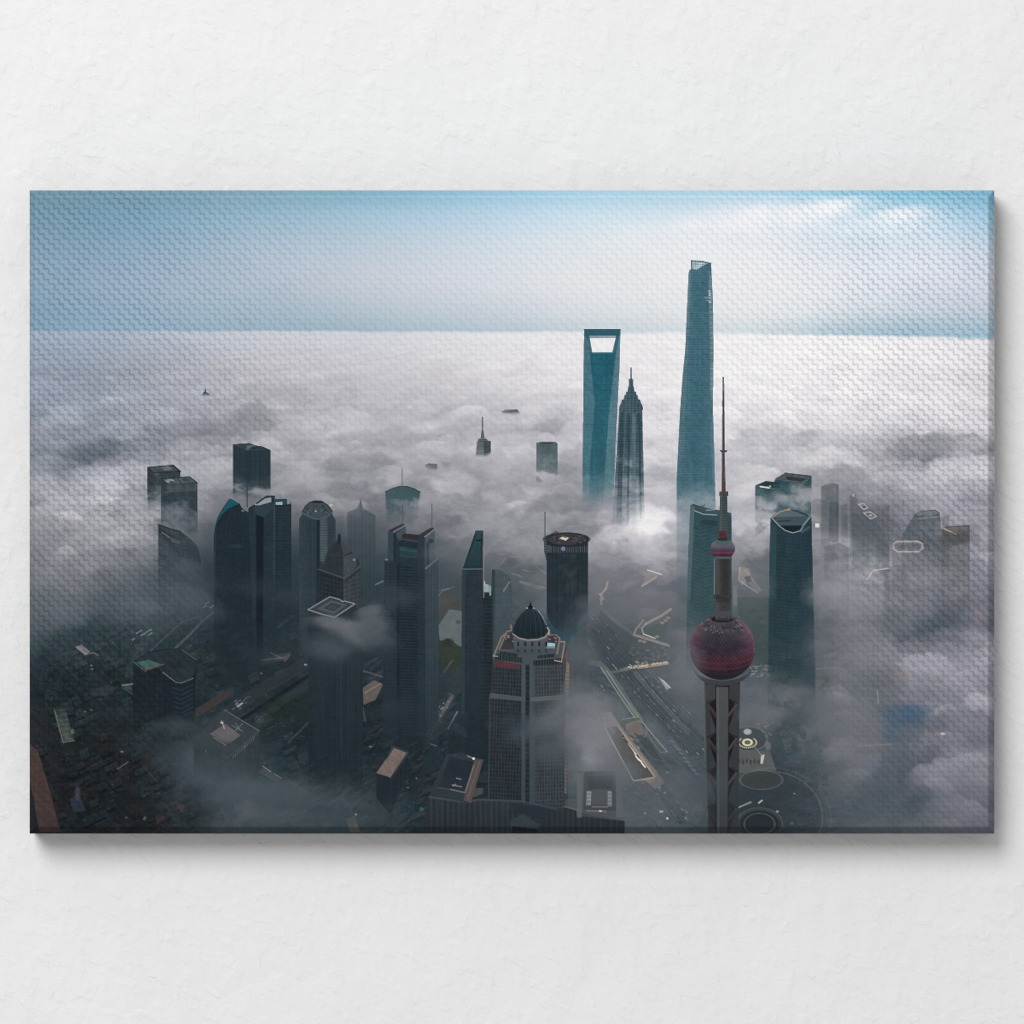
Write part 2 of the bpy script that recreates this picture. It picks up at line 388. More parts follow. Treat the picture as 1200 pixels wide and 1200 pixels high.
def blocks(ox, oy, ni, nj, ax, ay, bx, by, lim):
    for j in range(nj):
        for i in range(ni):
            x, y = ox + i * ax + j * bx, oy + i * ay + j * by
            x += rnd.gauss(0, .8); y += rnd.gauss(0, .8)
            if not (lim[0] < x < lim[2] and lim[1] < y < lim[3]): continue
            v_ = at(gm, x, y)
            if v_ < .15 or (i % 5 == 0) or (j % 6 == 0): continue
            L_ = at(BASE, x, y); q = rnd.random()
            m0, m1 = rnd.uniform(.02, .4), rnd.uniform(.6, 1.25)
            n0, n1 = rnd.uniform(.02, .3), rnd.uniform(.6, 1.3)
            P = lambda s, t: (x + ax * s + bx * t, y + ay * s + by * t)
            quad = [P(m0, n0), P(m1, n0), P(m1, n1), P(m0, n1)]
            if q < .5:
                up = rnd.uniform(1.5, 4.5)
                t_ = rnd.choice([(2, 0, -1), (-2, 1, 2), (4, 0, -1), (0, 0, 0), (1, 0, 1)])
                face(quad, tuple(ramp(np.array(max(L_ - 13, 13)))), a=v_ * .6, fade=None, own=False)
                roof = [(p[0], p[1] - up) for p in quad]
                face(roof, tuple(ramp(np.array(L_ + rnd.uniform(2, 20))) + np.array(t_)), a=v_ * .62, fade=None, own=False, tex=14)
                line([roof[0], roof[1]], .7, tuple(ramp(np.array(L_ + 34))), a=v_ * rnd.uniform(0, .6), fade=None)
                if rnd.random() < .6:
                    s, t = rnd.uniform(.3, .6), rnd.uniform(.3, .6); p = P(s, t)
                    ell(p[0], p[1] - up, 1.3, .9, tuple(ramp(np.array(L_ + rnd.choice([-14, 30, 40])))), v_ * .6, None, False)
            elif q < .8:
                for _ in range(9):
                    p = P(rnd.random(), rnd.random())
                    d = rnd.uniform(-9, 7)
                    ell(p[0], p[1], rnd.uniform(1.2, 2.6), rnd.uniform(.9, 2), tuple(ramp(np.array(max(L_ + d, 12))) + np.array([-1, 3, -3])), v_ * .6, None, False, soft=1.4)
            else:
                face(quad, tuple(ramp(np.array(L_ + rnd.uniform(-4, 10)))), a=v_ * .5, fade=None, own=False, tex=12)
                for _ in range(4):
                    p = P(rnd.random(), rnd.random()); bb_ = L_ + rnd.uniform(20, 60)
                    line([p, (p[0] + 1.6, p[1] - .7)], .8, tuple(ramp(np.array(bb_))), v_ * .5, None)
blocks(-60, 760, 40, 44, 13.5, -6.2, 2.6, 8.6, (33, 690, 362, 985))
blocks(362, 800, 26, 34, 12.5, -5.4, -5.0, 8.8, (362, 700, 560, 985))
blocks(560, 700, 16, 40, 12.0, 3.6, 5.6, 8.0, (560, 640, 830, 985))
blocks(866, 690, 20, 40, 12.0, -1.0, 1.6, 8.2, (866, 680, 1040, 985))
for k in range(700):                       # jumble of low roofs, yards and trees
    x, y = rnd.uniform(33, 1167), 690 + 288 * rnd.random() ** .8
    v_ = clear[int(min(max(y - Y0, 0), H - 1)), int(min(max(x - X0, 0), W - 1))]
    if v_ < .12: continue
    a_ = rnd.choice([-.55, -.5, 1.02, 1.1, -.6]) + rnd.gauss(0, .12)
    l, w = rnd.uniform(2, 9), rnd.uniform(1.2, 5)
    c, s = math.cos(a_), math.sin(a_) * .75
    c2, s2 = -math.sin(a_), math.cos(a_) * .75
    pts = [(x + i * l * c / 2 + j * w * c2 / 2, y + i * l * s / 2 + j * w * s2 / 2) for i, j in ((-1, -1), (1, -1), (1, 1), (-1, 1))]
    q = rnd.random()
    b = rnd.gauss(0, 1)
    L_ = BASE[int(min(max(y - Y0, 0), H - 1)), int(min(max(x - X0, 0), W - 1))]
    col = ramp(np.array(max(L_ + b * 9, 14)))
    tint = rnd.choice([(6, 1, -3), (-4, 1, 3), (0, 3, 0), (5, 0, 1), (0, 0, 0)])
    face(pts, tuple(np.clip(col + np.array(tint), 8, 255)), a=v_ * rnd.uniform(.2, .6), fade=None, own=False, tex=10)
for k in range(220):                        # glints, cars and kerbs
    x, y = rnd.uniform(33, 900), 720 + 258 * rnd.random() ** .8
    v_ = clear[int(min(max(y - Y0, 0), H - 1)), int(min(max(x - X0, 0), W - 1))]
    if v_ < .2: continue
    a_ = rnd.choice([-.5, -.45, 1.05]) + rnd.gauss(0, .1)
    l = rnd.uniform(.5, 5)
    b = rnd.uniform(50, 95) if rnd.random() < .9 else rnd.uniform(110, 170)
    line([(x, y), (x + l * math.cos(a_), y + l * math.sin(a_))], rnd.uniform(.5, 1.1), (b, b * 1.0, b * 1.02), a=v_ * rnd.uniform(.15, .5), fade=None)

def road(pts, w, L, a=.8, edge=0, tint=(2, 0, 0)):
    c = tuple(ramp(np.array(L)) + np.array(tint))
    line(pts, w, c, a=a, fade=None)
    if edge:
        for s in (-1, 1):
            q = [(x, y + s * w * .55) for x, y in pts]
            line(q, .8, tuple(np.array(c) + edge), a=a * .7, fade=None)

# the expressway and its slip roads right of the domed tower
for pts, w, L in (([(690, 726), (712, 752), (738, 784), (770, 822), (822, 882)], 27, 68), ([(700, 800), (722, 838), (744, 878), (775, 925), (800, 962)], 15, 72)):
    road(pts, w, L, .5, 9)
    for o in range(-3, 4):
        for q0, q1 in zip(pts[:-1], pts[1:]):
            for t_ in np.arange(0, 1, .12):
                p = [(q0[0] + (q1[0] - q0[0]) * t + o * w * .12, q0[1] + (q1[1] - q0[1]) * t - o * w * .09) for t in (t_, t_ + .07)]
                line(p, .7, (118, 124, 126), .22, None)
                if rnd.random() < .16: line([p[0], (p[0][0] + 1.8, p[0][1] + 2.0)], 1.3, rnd.choice([(170, 172, 174), (44, 48, 54), (120, 124, 130)]), .55, None)
# left-hand streets
road([(228, 868), (262, 838), (300, 812), (362, 775), (372, 768)], 13, 52, .75, 10, (6, 1, 2))
road([(226, 880), (300, 832), (364, 790)], 4, 26, .7)
road([(300, 850), (330, 822), (364, 800)], 9, 58, .55, 0, (6, 2, 0))
road([(229, 836), (246, 826), (262, 815), (270, 812)], 9, 62, .7, 0, (22, -2, -10))
road([(205, 760), (222, 744), (237, 728), (252, 716)], 2.4, 92, .7, 0, (4, 2, 0))
road([(160, 778), (190, 750), (214, 728), (236, 722)], 1.0, 100, .6)
road([(150, 790), (172, 748), (205, 722), (238, 716)], 10, 72, .35)
for x, y, l in ((160, 742, 6), (165, 745, 5), (171, 741, 6), (174, 744, 4), (155, 750, 3), (240, 708, 5), (246, 712, 6), (238, 712, 4)):
    line([(x, y), (x + l, y - l * .55)], 1.3, (150, 152, 156), a=.65, fade=None)
face([(88, 758), (96, 755.5), (106, 764), (100, 768)], (128, 124, 126), a=.85, fade=None, own=False)
line([(100, 767), (110, 765), (115, 768)], 1.5, (112, 112, 116), a=.6, fade=None)
face([(110, 808), (128, 802), (138, 806), (126, 815), (106, 816)], (52, 58, 66), a=.7, fade=None, own=False)
face([(62, 830), (76, 828), (87, 868), (73, 871)], (58, 70, 68), a=.9, fade=None, own=False, h=(6, .25, -.2), cell=.5, tex=14)
face([(71, 853), (79, 850), (84, 866), (76, 869)], (92, 98, 88), a=.6, fade=None, own=False, cell=.5, tex=14)
line([(64, 832), (74, 870), (87, 868)], .9, (120, 124, 118), a=.7, fade=None)
ell(85, 857, 2.2, 3, (128, 122, 108), .6, None, False)
face([(82, 936), (92, 930), (101, 950), (86, 952)], (44, 52, 68), a=.8, fade=None, own=False)
ell(91, 928, 3, 8, (86, 92, 104), .5, None, False, soft=3)
face([(33, 872), (45, 880), (60, 930), (72, 976), (46, 976), (40, 940), (33, 915)], (78, 60, 56), (70, 54, 54), a=.9, fade=None, own=False, tex=9)
face([(33, 918), (40, 945), (46, 978), (33, 978)], (30, 34, 40), a=.9, fade=None, own=False)
line([(45, 880), (60, 930), (71, 976)], 1.2, (30, 28, 30), a=.6, fade=None)
ell(212, 945, 4, 3, (96, 62, 56), .55, None, False, soft=3)
ell(188, 960, 6, 3, (80, 50, 44), .55, None, False, soft=3)
line([(138, 901), (150, 893)], 1.2, (110, 108, 104), .7, None)
line([(168, 898), (185, 917)], 1.0, (80, 84, 88), .5, None)
for x, y, b in ((143, 881, 150), (170, 958, 110), (169, 960, 120), (148, 958, 90), (100, 834, 110), (107, 832, 100), (107, 780, 140), (108, 784, 120)):
    ell(x, y, 1.6, 1, (b, b, b), .7, None, False)
# middle-left
face([(303, 772), (330, 766), (341, 764), (332, 774), (306, 779)], (66, 78, 82), a=.8, fade=None, own=False)
line([(306, 774), (334, 770.5)], 1.4, (140, 134, 132), .8, None); line([(317, 765), (330, 771)], 1.2, (132, 136, 138), .7, None)
face([(331, 771), (341, 765), (339, 771), (334, 776)], (118, 100, 94), a=.7, fade=None, own=False)
line([(326, 735), (341, 722)], 3.5, (82, 84, 88), .5, None)
ell(358, 779, 1.8, 1.1, (190, 196, 200), .9, None, False)
ell(306, 789, 1.2, 1, (150, 160, 168), .8, None, False)
for i in range(16):
    x = 276 + rnd.gauss(0, 9); y = 826 - (x - 276) * .55 + rnd.gauss(0, 3)
    line([(x, y), (x + 2.5, y - 1.5)], .9, (140, 144, 146), rnd.uniform(.3, .8), None)
line([(278, 828), (284, 824)], 1.6, (182, 184, 186), .8, None)
ell(304, 843, 4.5, 3.6, (100, 104, 108), .5, None, False, ring=1)
ell(304, 843, 2.4, 2, (84, 90, 92), .6, None, False)
face([(303, 905), (310, 899), (330, 911), (326, 918)], (96, 92, 92), a=.5, fade=None, own=False)
line([(308, 898), (317, 904)], 1.3, (150, 146, 142), .7, None); line([(322, 907), (330, 912)], 1.2, (130, 126, 124), .6, None)
line([(338, 915), (358, 927)], .9, (120, 118, 118), .6, None)
for k in range(60):
    x, y = rnd.uniform(305, 362), rnd.uniform(815, 850)
    ell(x, y, rnd.uniform(2, 5), rnd.uniform(1.5, 3.5), (28 + rnd.random() * 10, 42 + rnd.random() * 12, 38), .35, None, False, soft=2)
line([(338, 870), (350, 858), (362, 846)], 2.2, (82, 96, 98), .45, None)
line([(425, 786), (448, 793)], 2.4, (96, 98, 100), .55, None)
face([(425, 806), (438, 797), (449, 802), (440, 820), (426, 826)], (118, 102, 96), a=.75, fade=None, own=False, tex=16)
line([(428, 812), (446, 801)], 1.2, (160, 150, 144), .6, None)
line([(425, 828), (428, 845)], 2, (96, 98, 100), .5, None)
line([(436, 744), (444, 739)], 1.6, (112, 116, 118), .6, None)
ell(417, 858, 1.5, 1, (130, 136, 130), .6, None, False)
# lake, lawns and street between the middle towers
face([(514, 733), (526, 714), (542, 716), (542, 757), (534, 758), (515, 750)], (108, 116, 116), a=.8, fade=None, own=False, tex=6)
face([(512, 700), (524, 694), (541, 700), (541, 716), (527, 714), (515, 730)], (78, 78, 72), a=.7, fade=None, own=False, tex=12)
face([(513, 752), (525, 748), (541, 759), (541, 790), (524, 790), (513, 770)], (52, 60, 50), a=.85, fade=None, own=False, tex=14)
ell(526, 752, 6, 4, (40, 52, 44), .6, None, False, soft=2)
ell(537, 729, 3, 2.5, (72, 80, 84), .8, None, False, soft=1.5)
line([(520, 788), (530, 774)], 1.6, (120, 104, 96), .6, None)
road([(541, 786), (533, 808), (524, 824), (512, 844), (497, 868)], 13, 64, .55, 0, (4, 0, 2))
road([(530, 816), (512, 846), (500, 860)], 4.5, 120, .6, 0, (8, 0, -4))
line([(536, 834), (525, 854)], 1.1, (150, 156, 158), .75, None)
for k in range(26):
    x, y = 498 + rnd.random() * 30, 0
    y = 862 - (x - 498) * 1.5 + rnd.gauss(0, 7)
    ell(x, y, .9, .7, (150 + rnd.random() * 60,) * 3, rnd.uniform(.3, .8), None, False)
line([(509, 836), (514, 834)], 1.5, (200, 200, 200), .8, None); line([(505, 872), (511, 874)], 1.2, (170, 170, 172), .6, None)
road([(486, 890), (505, 850)], 8, 36, .6)
ell(494, 948, 2.6, 2.2, (70, 108, 112), .6, None, False); ell(434, 875, 1.6, 1, (110, 150, 156), .6, None, False); ell(417, 954.5, 1.2, 1, (190, 196, 200), .8, None, False)
face([(406, 960), (416, 956), (422, 976), (410, 976)], (110, 98, 92), a=.6, fade=None, own=False)
ell(478, 923, 1, .8, (140, 146, 148), .6, None, False); ell(488, 912, 1, .8, (150, 160, 160), .7, None, False)
# far ground behind the drum-shaped tower
for x, y, l, a_ in ((588, 634, 8, .2), (592, 640, 9, .3), (596, 646, 6, -.4), (586, 650, 5, -.2), (598, 652, 8, .1), (586, 662, 10, -.9), (609, 681, 16, .35), (622, 684, 18, .3), (633, 686, 6, .6), (600, 672, 12, .3), (628, 664, 14, .6), (612, 668, 10, .2)):
    line([(x, y), (x + l * math.cos(a_), y + l * math.sin(a_))], 1.4, (150, 146, 146), .4, None)
face([(609, 680), (634, 688), (636, 692), (610, 684)], (128, 126, 130), a=.5, fade=None, own=False)
for k in range(40):
    x, y = rnd.uniform(578, 640), rnd.uniform(655, 745)
    ell(x, y, rnd.uniform(3, 8), rnd.uniform(2, 4), (66, 74, 70), .18, None, False, soft=3)
line([(592, 693), (598, 682)], 1.2, (150, 148, 146), .5, None)
line([(512, 700), (519, 692), (527, 690)], 1.4, (140, 146, 148), .4, None); line([(514, 692), (532, 688)], 1.2, (120, 128, 130), .4, None)
line([(440, 685), (449, 681)], 1.6, (130, 146, 148), .6, None)
# right-hand plaza, footbridges and expressway
face([(752, 686), (758, 668), (776, 672), (760, 684), (752, 688)], (150, 142, 138), a=.55, fade=None, own=False)
line([(752, 687), (769, 676)], 1.8, (176, 164, 156), .7, None); line([(759, 668), (775, 673)], 1.5, (208, 206, 208), .85, None)
for k in range(46):
    x, y = rnd.uniform(758, 788), rnd.uniform(640, 668)
    line([(x, y), (x + rnd.uniform(2, 6), y + rnd.uniform(.3, 1.5))], .8, (186, 176, 182), rnd.uniform(.1, .3), None)
for a0, b0 in (((712, 682), (710, 690)), ((710, 690), (704, 697)), ((703, 696), (707, 702)), ((704, 702), (705, 708))):
    line([a0, b0], 2.4, (168, 158, 152), .65, None)
road([(700, 708), (722, 728), (746, 746)], 4, 118, .35)
face([(704, 716), (722, 732), (742, 748), (736, 772), (714, 756), (698, 742), (692, 730)], (74, 82, 86), a=.5, fade=None, own=False, tex=8)
face([(752, 742), (778, 726), (786, 718), (778, 750), (756, 746)], (84, 94, 92), a=.6, fade=None, own=False)
line([(786, 714), (776, 721), (757, 731)], 3.0, (160, 148, 144), .75, None)
line([(754, 727), (749, 733), (745, 738), (743, 744), (752, 747), (768, 752), (784, 757)], 2.4, (146, 140, 136), .75, None)
line([(757, 731), (752, 736), (754, 743), (766, 748)], 1.8, (172, 162, 154), .7, None)
line([(748, 745), (764, 750), (783, 756)], 3.4, (140, 136, 132), .6, None)
line([(754, 743), (768, 748)], 1.1, (206, 200, 192), .7, None)
for x, y in ((780, 727), (776, 730), (783, 724), (770, 746), (750, 751), (755, 752)):
    ell(x, y, 2.4, 1.6, (172, 156, 148), .6, None, False, soft=1.5)
for k in range(120):                       # trees and paving of the plaza
    x, y = rnd.uniform(738, 784), rnd.uniform(758, 778)
    b = rnd.uniform(78, 150)
    ell(x, y, rnd.uniform(.8, 2.4), rnd.uniform(.6, 1.4), (b * 1.02, b * .98, b * .97), rnd.uniform(.2, .5), None, False)
line([(732, 784), (752, 780)], 4, (134, 128, 120), .7, None); line([(748, 782), (782, 777)], 4, (168, 152, 138), .8, None)
line([(735, 783), (782, 776)], 1.2, (214, 196, 176), .8, None); line([(716, 788), (738, 784)], 3, (108, 114, 112), .6, None)
for k in range(60):
    x, y = rnd.uniform(734, 782), 0
    y = 782 - (x - 734) * .13 + rnd.gauss(0, 1.4)
    ell(x, y, .9, .6, rnd.choice([(222, 206, 186), (92, 78, 68), (196, 180, 164)]), .6, None, False)
face([(740, 786), (780, 782), (782, 792), (748, 796)], (96, 98, 98), a=.5, fade=None, own=False, tex=16)
face([(771, 793), (778, 797), (787, 806), (781, 808)], (166, 170, 174), a=.75, fade=None, own=False); line([(776, 797), (785, 806)], 1, (210, 212, 216), .6, None)
line([(692, 776), (703, 778), (712, 787), (724, 803), (738, 826), (747, 840)], 6.5, (104, 112, 112), .75, None)
line([(704, 782), (720, 806), (736, 830), (745, 843)], 1.1, (158, 164, 160), .8, None); line([(711, 786), (728, 812), (742, 832), (764, 860), (782, 881)], 1.1, (150, 156, 154), .8, None)
line([(738, 826), (751, 844)], 6, (120, 124, 118), .6, None); line([(746, 842), (774, 882), (782, 881)], .9, (142, 140, 134), .8, None)
face([(749, 846), (758, 856), (780, 880), (774, 883), (752, 852)], (92, 96, 96), a=.55, fade=None, own=False)
road([(745, 790), (770, 818), (792, 842), (806, 858)], 5, 108, .45, 6); road([(756, 790), (782, 820), (806, 846)], 4, 96, .45, 5); road([(735, 800), (760, 832), (800, 876)], 5, 78, .4)
for k in range(70):
    t_ = rnd.random(); o = rnd.choice([-14, -6, 4, 12, 20])
    x, y = 745 + 60 * t_ + o * .7, 795 + 62 * t_ - o * .5
    line([(x, y), (x + 1.6, y + 1.8)], .8, (150, 152, 154), rnd.uniform(.15, .45), None)
face([(732, 848), (745, 843), (752, 852), (756, 860), (744, 864), (737, 860)], (128, 112, 104), a=.75, fade=None, own=False, tex=8)
ell(746, 856, 12, 11, (140, 142, 140), .5, None, False, ring=1.2)
face([(722, 844), (748, 840), (751, 843), (730, 850)], (84, 98, 92), a=.8, fade=None, own=False); line([(730, 843), (748, 840)], 1, (150, 156, 152), .7, None)
face([(742, 858), (760, 866), (775, 890), (764, 888)], (62, 70, 74), a=.6, fade=None, own=False)
for k in range(9):                          # rank of parked buses
    x, y = 786 + k * 3.6, 868 + k * 4.8
    line([(x, y), (x + 3, y + 1.5)], 2.2, (112, 122, 136), .6, None)
    line([(x - 5, y + 8), (x - 3, y + 9)], 1.4, (96, 104, 116), .4, None)
for x, y, b in ((773, 923, 170), (779, 929, 200), (774, 951, 190), (776, 951, 190), (782, 959, 230), (756, 953, 140), (782, 905, 130), (804, 950, 120), (805, 952, 120)):
    ell(x, y, 1.3, 1.3, (b, b, b), .8, None, False)
# right of the pearl tower: fountain garden and ring walk
face([(866, 664), (874, 665), (878, 666), (882, 680), (869, 686)], (150, 140, 134), a=.75, fade=None, own=False)
line([(867, 665), (866, 680), (888, 695)], 1.4, (178, 166, 158), .8, None); line([(873, 668), (891, 691)], 1.6, (166, 156, 150), .8, None)
face([(876, 682), (882, 678), (892, 692), (888, 696)], (140, 136, 134), a=.7, fade=None, own=False)
face([(872, 676), (880, 674), (881, 682), (875, 683)], (88, 100, 108), a=.9, fade=None, own=False)
face([(859, 686), (864, 686), (864, 710), (859, 710)], (132, 128, 130), a=.55, fade=None, own=False)
face([(864, 700), (902, 700), (902, 772), (885, 772), (864, 715)], (62, 80, 78), a=.35, fade=None, own=False, tex=10)
for k in range(70):
    x, y = rnd.uniform(880, 904), rnd.uniform(780, 794)
    b = rnd.uniform(90, 190)
    line([(x, y), (x + rnd.uniform(-2, 4), y - rnd.uniform(0, 2))], 1.1, (b, b * .96, b * .92), rnd.uniform(.3, .7), None)
face([(861, 880), (902, 880), (910, 903), (866, 906)], (108, 104, 102), a=.65, fade=None, own=False, tex=10)
ell(877, 866, 22, 14, (66, 74, 78), .75, None, False, soft=2); ell(877, 866, 22, 14, (120, 122, 120), .5, None, False, ring=1.3)
ell(876, 857.5, 4.8, 3.6, (168, 172, 172), .9, None, False); ell(876, 857.5, 2.6, 1.8, (190, 192, 192), .6, None, False)
ell(876, 870, 5, 3.4, (226, 218, 186), .95, None, False, ring=2); ell(876, 870, 2, 1.2, (110, 116, 106), .9, None, False)
for k in range(26):
    th = k / 26 * 2 * math.pi
    if math.sin(th) < -.75: continue
    ell(876 + 10.4 * math.cos(th), 870 + 6.2 * math.sin(th), 1.0, .9, (224, 206, 170), .75, None, False)
for k in range(7):
    ell(866 + k * 4.6, 892 + (k % 2), 1.6, 3, (60, 64, 66), .7, None, False)
face([(892, 885), (896, 884), (894, 895), (891, 895)], (206, 206, 200), a=.9, fade=None, own=False)
line([(884, 875), (893, 886)], 1, (160, 158, 154), .6, None)
for k in range(40):
    x, y = 895 + rnd.gauss(0, 6), 848 + rnd.gauss(0, 9)
    b = rnd.uniform(100, 150)
    ell(x, y, 1.6, 1.1, (b * 1.06, b * .96, b * .93), .35, None, False)
ell(900, 874, 3.4, 5, (150, 136, 136), .5, None, False, soft=3)
ell(900, 958, 62, 54, (58, 64, 70), .35, None, False, soft=4); ell(902, 958, 62, 54, (112, 116, 118), .5, None, False, ring=1.3); ell(904, 960, 70, 60, (112, 116, 120), .22, None, False, ring=1.3)
ell(892, 914, 25, 11, (62, 66, 68), .8, None, False, soft=2); ell(892, 914, 25, 11, (116, 120, 122), .5, None, False, ring=1)
ell(890, 970, 27, 20, (38, 44, 50), .8, None, False, soft=3)
for r_, a_ in ((27, .5), (24, .3), (18, .6)):
    ell(890, 966, r_, r_ * .72, (112, 110, 106), a_, None, False, ring=1.1)
line([(866, 946), (880, 940)], 1.8, (166, 164, 148), .8, None); line([(889, 941), (893, 938)], 1.8, (190, 190, 188), .9, None)
ell(911, 951, 1.8, 1.2, (170, 172, 174), .8, None, False); ell(931, 930, 1, 1, (150, 160, 166), .7, None, False); ell(928, 965, 2, 1.6, (60, 116, 110), .7, None, False)
# blue roof and masts in the haze at the right
wisp_blue = [(1036, 830), (1060, 826), (1086, 826), (1088, 842), (1070, 866), (1040, 868), (1034, 845)]
CUR.update(namp=20)
for (cx, cy, rx, ry, a_) in ((1058, 842, 26, 14, .56), (1046, 860, 12, 9, .4), (1078, 834, 14, 9, .35), (1030, 896, 12, 7, .14)):
    sl = bbox([(cx - 60, cy - 40), (cx + 60, cy + 40)])
    u = (XX[sl] - cx) / rx; v = (YY[sl] - cy) / ry
    put(sl, a_ * np.exp(-np.clip(u * u + v * v - FOG[sl] * .7 - FINE[sl] * .3 - .1, 0, None) ** 1.3), np.ones(u.shape + (3,)) * np.array([56, 88, 116.]), False)
line([(1028, 809), (1029.5, 824)], 1, (176, 174, 172), .7, None)
face([(1016, 842), (1034, 836), (1034, 870), (1010, 872)], (104, 104, 106), a=.4, fade=None, own=False, tex=12)
line([(1006, 874), (1046, 872)], 1.6, (146, 138, 134), .5, None); face([(1002, 876), (1046, 874), (1040, 884), (1000, 884)], (96, 98, 98), a=.4, fade=None, own=False)
ell(1105, 860, 2.4, 1.5, (220, 206, 184), .85, None, False, soft=1.4)
face([(964, 767), (980, 764), (982, 769), (966, 771)], (142, 124, 116), a=.5, fade=None, own=False)
face([(953, 796), (968, 797), (960, 806), (953, 820)], (118, 112, 108), a=.45, fade=None, own=False)
line([(956, 784), (968, 782)], 1.6, (140, 136, 132), .45, None); line([(956, 815), (962, 812)], 1.8, (120, 112, 106), .6, None)
for k in range(160):
    x, y = rnd.uniform(955, 1100), rnd.uniform(730, 830)
    b = rnd.uniform(84, 124)
    ell(x, y, rnd.uniform(1, 4), rnd.uniform(.8, 2), (b, b, b), rnd.uniform(.05, .2), None, False, soft=2)
ell(1055, 792, 9, 5, (142, 126, 122), .35, None, False, soft=5); ell(1147, 722, 6, 8, (140, 126, 122), .3, None, False, soft=5)
# ---- buildings, far to near ---------------------------------------------------
begin('printed_skyscraper', 'tiny far rooftop poking out of the cloud sea at the left', [(455, 1), (463, 1), (467, 0)], 2)
face([(237, 462), (238.5, 459.5), (240, 459), (240.4, 456), (241.4, 456), (241.6, 459.5), (244.5, 461), (246, 463), (244, 465), (238, 465)], (52, 66, 74))
begin('printed_skyscraper', 'far flat rooftop barely above the cloud sea', [(478, 1), (484, .95), (488, 0)], 4)
face([(588, 482), (592, 480), (606, 479.5), (609, 483), (609, 487), (588, 487)], (120, 126, 132)); face([(590, 482.5), (606, 480), (608, 484), (590, 485)], (64, 80, 86), a=.9)
begin('printed_skyscraper', 'far spired tower wrapped in cloud', [(520, 1), (532, .9), (538, 0)], 8)
face([(559, 518), (561, 514), (570, 514), (572.5, 517), (575, 517), (575, 536), (557, 536)], (88, 96, 102), (110, 118, 122), h=(3, .12, 0), cell=.2)
face([(567, 517), (575, 517), (575, 533), (567, 535)], (62, 76, 82), h=(3, .2, 0)); face([(563, 514), (564.6, 504), (566.6, 504), (568, 514)], (96, 100, 106), h=(2.5, .25, 0))
line([(565.5, 489), (565.5, 512)], 1.5, (92, 96, 104), own=True)
begin('printed_skyscraper', 'faint dark rooftop sinking in cloud', [(545, .85), (551, .6), (555, 0)], 6)
face([(498, 545), (502, 543), (512, 543.5), (513, 553), (499, 553)], (86, 92, 98)); face([(518, 541), (527, 542), (526, 550), (519, 550)], (120, 120, 126), a=.5)
begin('printed_skyscraper', 'small green box tower with a flat rim rising from cloud', [(535, 1), (552, .8), (566, .55), (574, 0)], 14)
face([(628.5, 519), (636, 517.5), (651, 518), (653.5, 520), (653.5, 578), (628.5, 578)], (70, 92, 98), (96, 112, 116), v=(2.2, .06, 0), h=(3.2, .06, 0))
face([(628.5, 519), (636, 517.5), (651, 518), (653.5, 520), (647, 521.5), (631, 521.5)], (92, 104, 108)); face([(631, 520), (637, 518.8), (650, 519), (647, 520.6), (633, 520.8)], (52, 68, 74))

wfc = begin('printed_skyscraper', 'tall teal tower with a trapezoid opening at its top', [(540, 1), (554, .92), (566, .5), (582, .25), (625, 0)], 8)
face([(684.5, 386), (727, 386), (726, 430), (722.5, 500), (718, 600), (682.5, 600), (683.5, 480)], (50, 102, 118), (58, 112, 124), h=(3.1, .03, 0))
face([(684.5, 392), (690, 400), (697, 470), (702, 600), (682.5, 600), (683.5, 480)], (68, 112, 128), (66, 116, 128), h=(3.1, .04, 0))
face([(727, 388), (722, 415), (713, 490), (704, 600), (718, 600), (722.5, 500)], (84, 122, 138), (78, 122, 132), h=(3.1, .05, 0))
face([(691, 414), (721.5, 411), (713, 490), (708.5, 560), (706, 600), (689, 600), (693, 520), (697, 470)], (28, 92, 110), (50, 102, 116), h=(3.1, .04, 0))
face([(684.5, 386), (727, 386), (726.6, 393.5), (684.3, 393.5)], (42, 92, 110))
CUR['id'] = 0
face([(691, 395.6), (721.5, 395.6), (717.6, 413), (694, 413)], (236, 233, 235)); line([(691, 394.2), (721, 394)], .9, (214, 218, 222), .7)
line([(690.5, 395.4), (722, 395.2)], 1.0, (40, 84, 100), .9); line([(694, 413.6), (718, 413.2)], 1, (96, 132, 144), .8)
IDS[int(396 - Y0):int(413 - Y0), int(694 - X0):int(718 - X0)] = 2
CUR['id'] = wfc
line([(684.5, 386), (727, 386)], 1, (36, 78, 94))

begin('printed_skyscraper', 'tiered dark tower with a stepped crown and needle tip', [(545, 1), (565, .85), (585, .5), (615, .2), (640, 0)], 24)
tiers = [(739.5, 431, .5), (739.5, 444, .7), (739.5, 444.2, 2.6), (739.5, 446, 2.4), (739.5, 452, 2.4), (739.5, 453, 3.2), (739.5, 459, 4.2), (739.5, 459.3, 6.2), (739.5, 462, 6), (739.5, 463, 7.6), (739.5, 468, 8.6), (739.5, 468.4, 10.8), (739.5, 472, 11.6), (739.5, 476, 13.6), (739.5, 480, 14.2)]
Lp = [(c - r, y) for c, y, r in tiers]; Rp = [(c + r, y) for c, y, r in tiers]
def jag(x0, y0, x1, y1, step, d):
    o = []; n = int((y1 - y0) / step)
    for i in range(n):
        t0, t1 = i / n, (i + 1) / n
        o += [(x0 + (x1 - x0) * t0 + d, y0 + (y1 - y0) * t0), (x0 + (x1 - x0) * t1 + d, y0 + (y1 - y0) * t1 - .6), (x0 + (x1 - x0) * t1, y0 + (y1 - y0) * t1 - .6)]
    return o
Rb = jag(753.6, 481, 757, 640, 9, -1.0); Lb = jag(724.6, 481, 715, 640, 9, .9)
face(Rp + Rb + Lb[::-1] + Lp[::-1], (64, 88, 100), (60, 86, 96), h=(3.0, .12, 0), v=(4.2, .22, -.035), cell=.18)
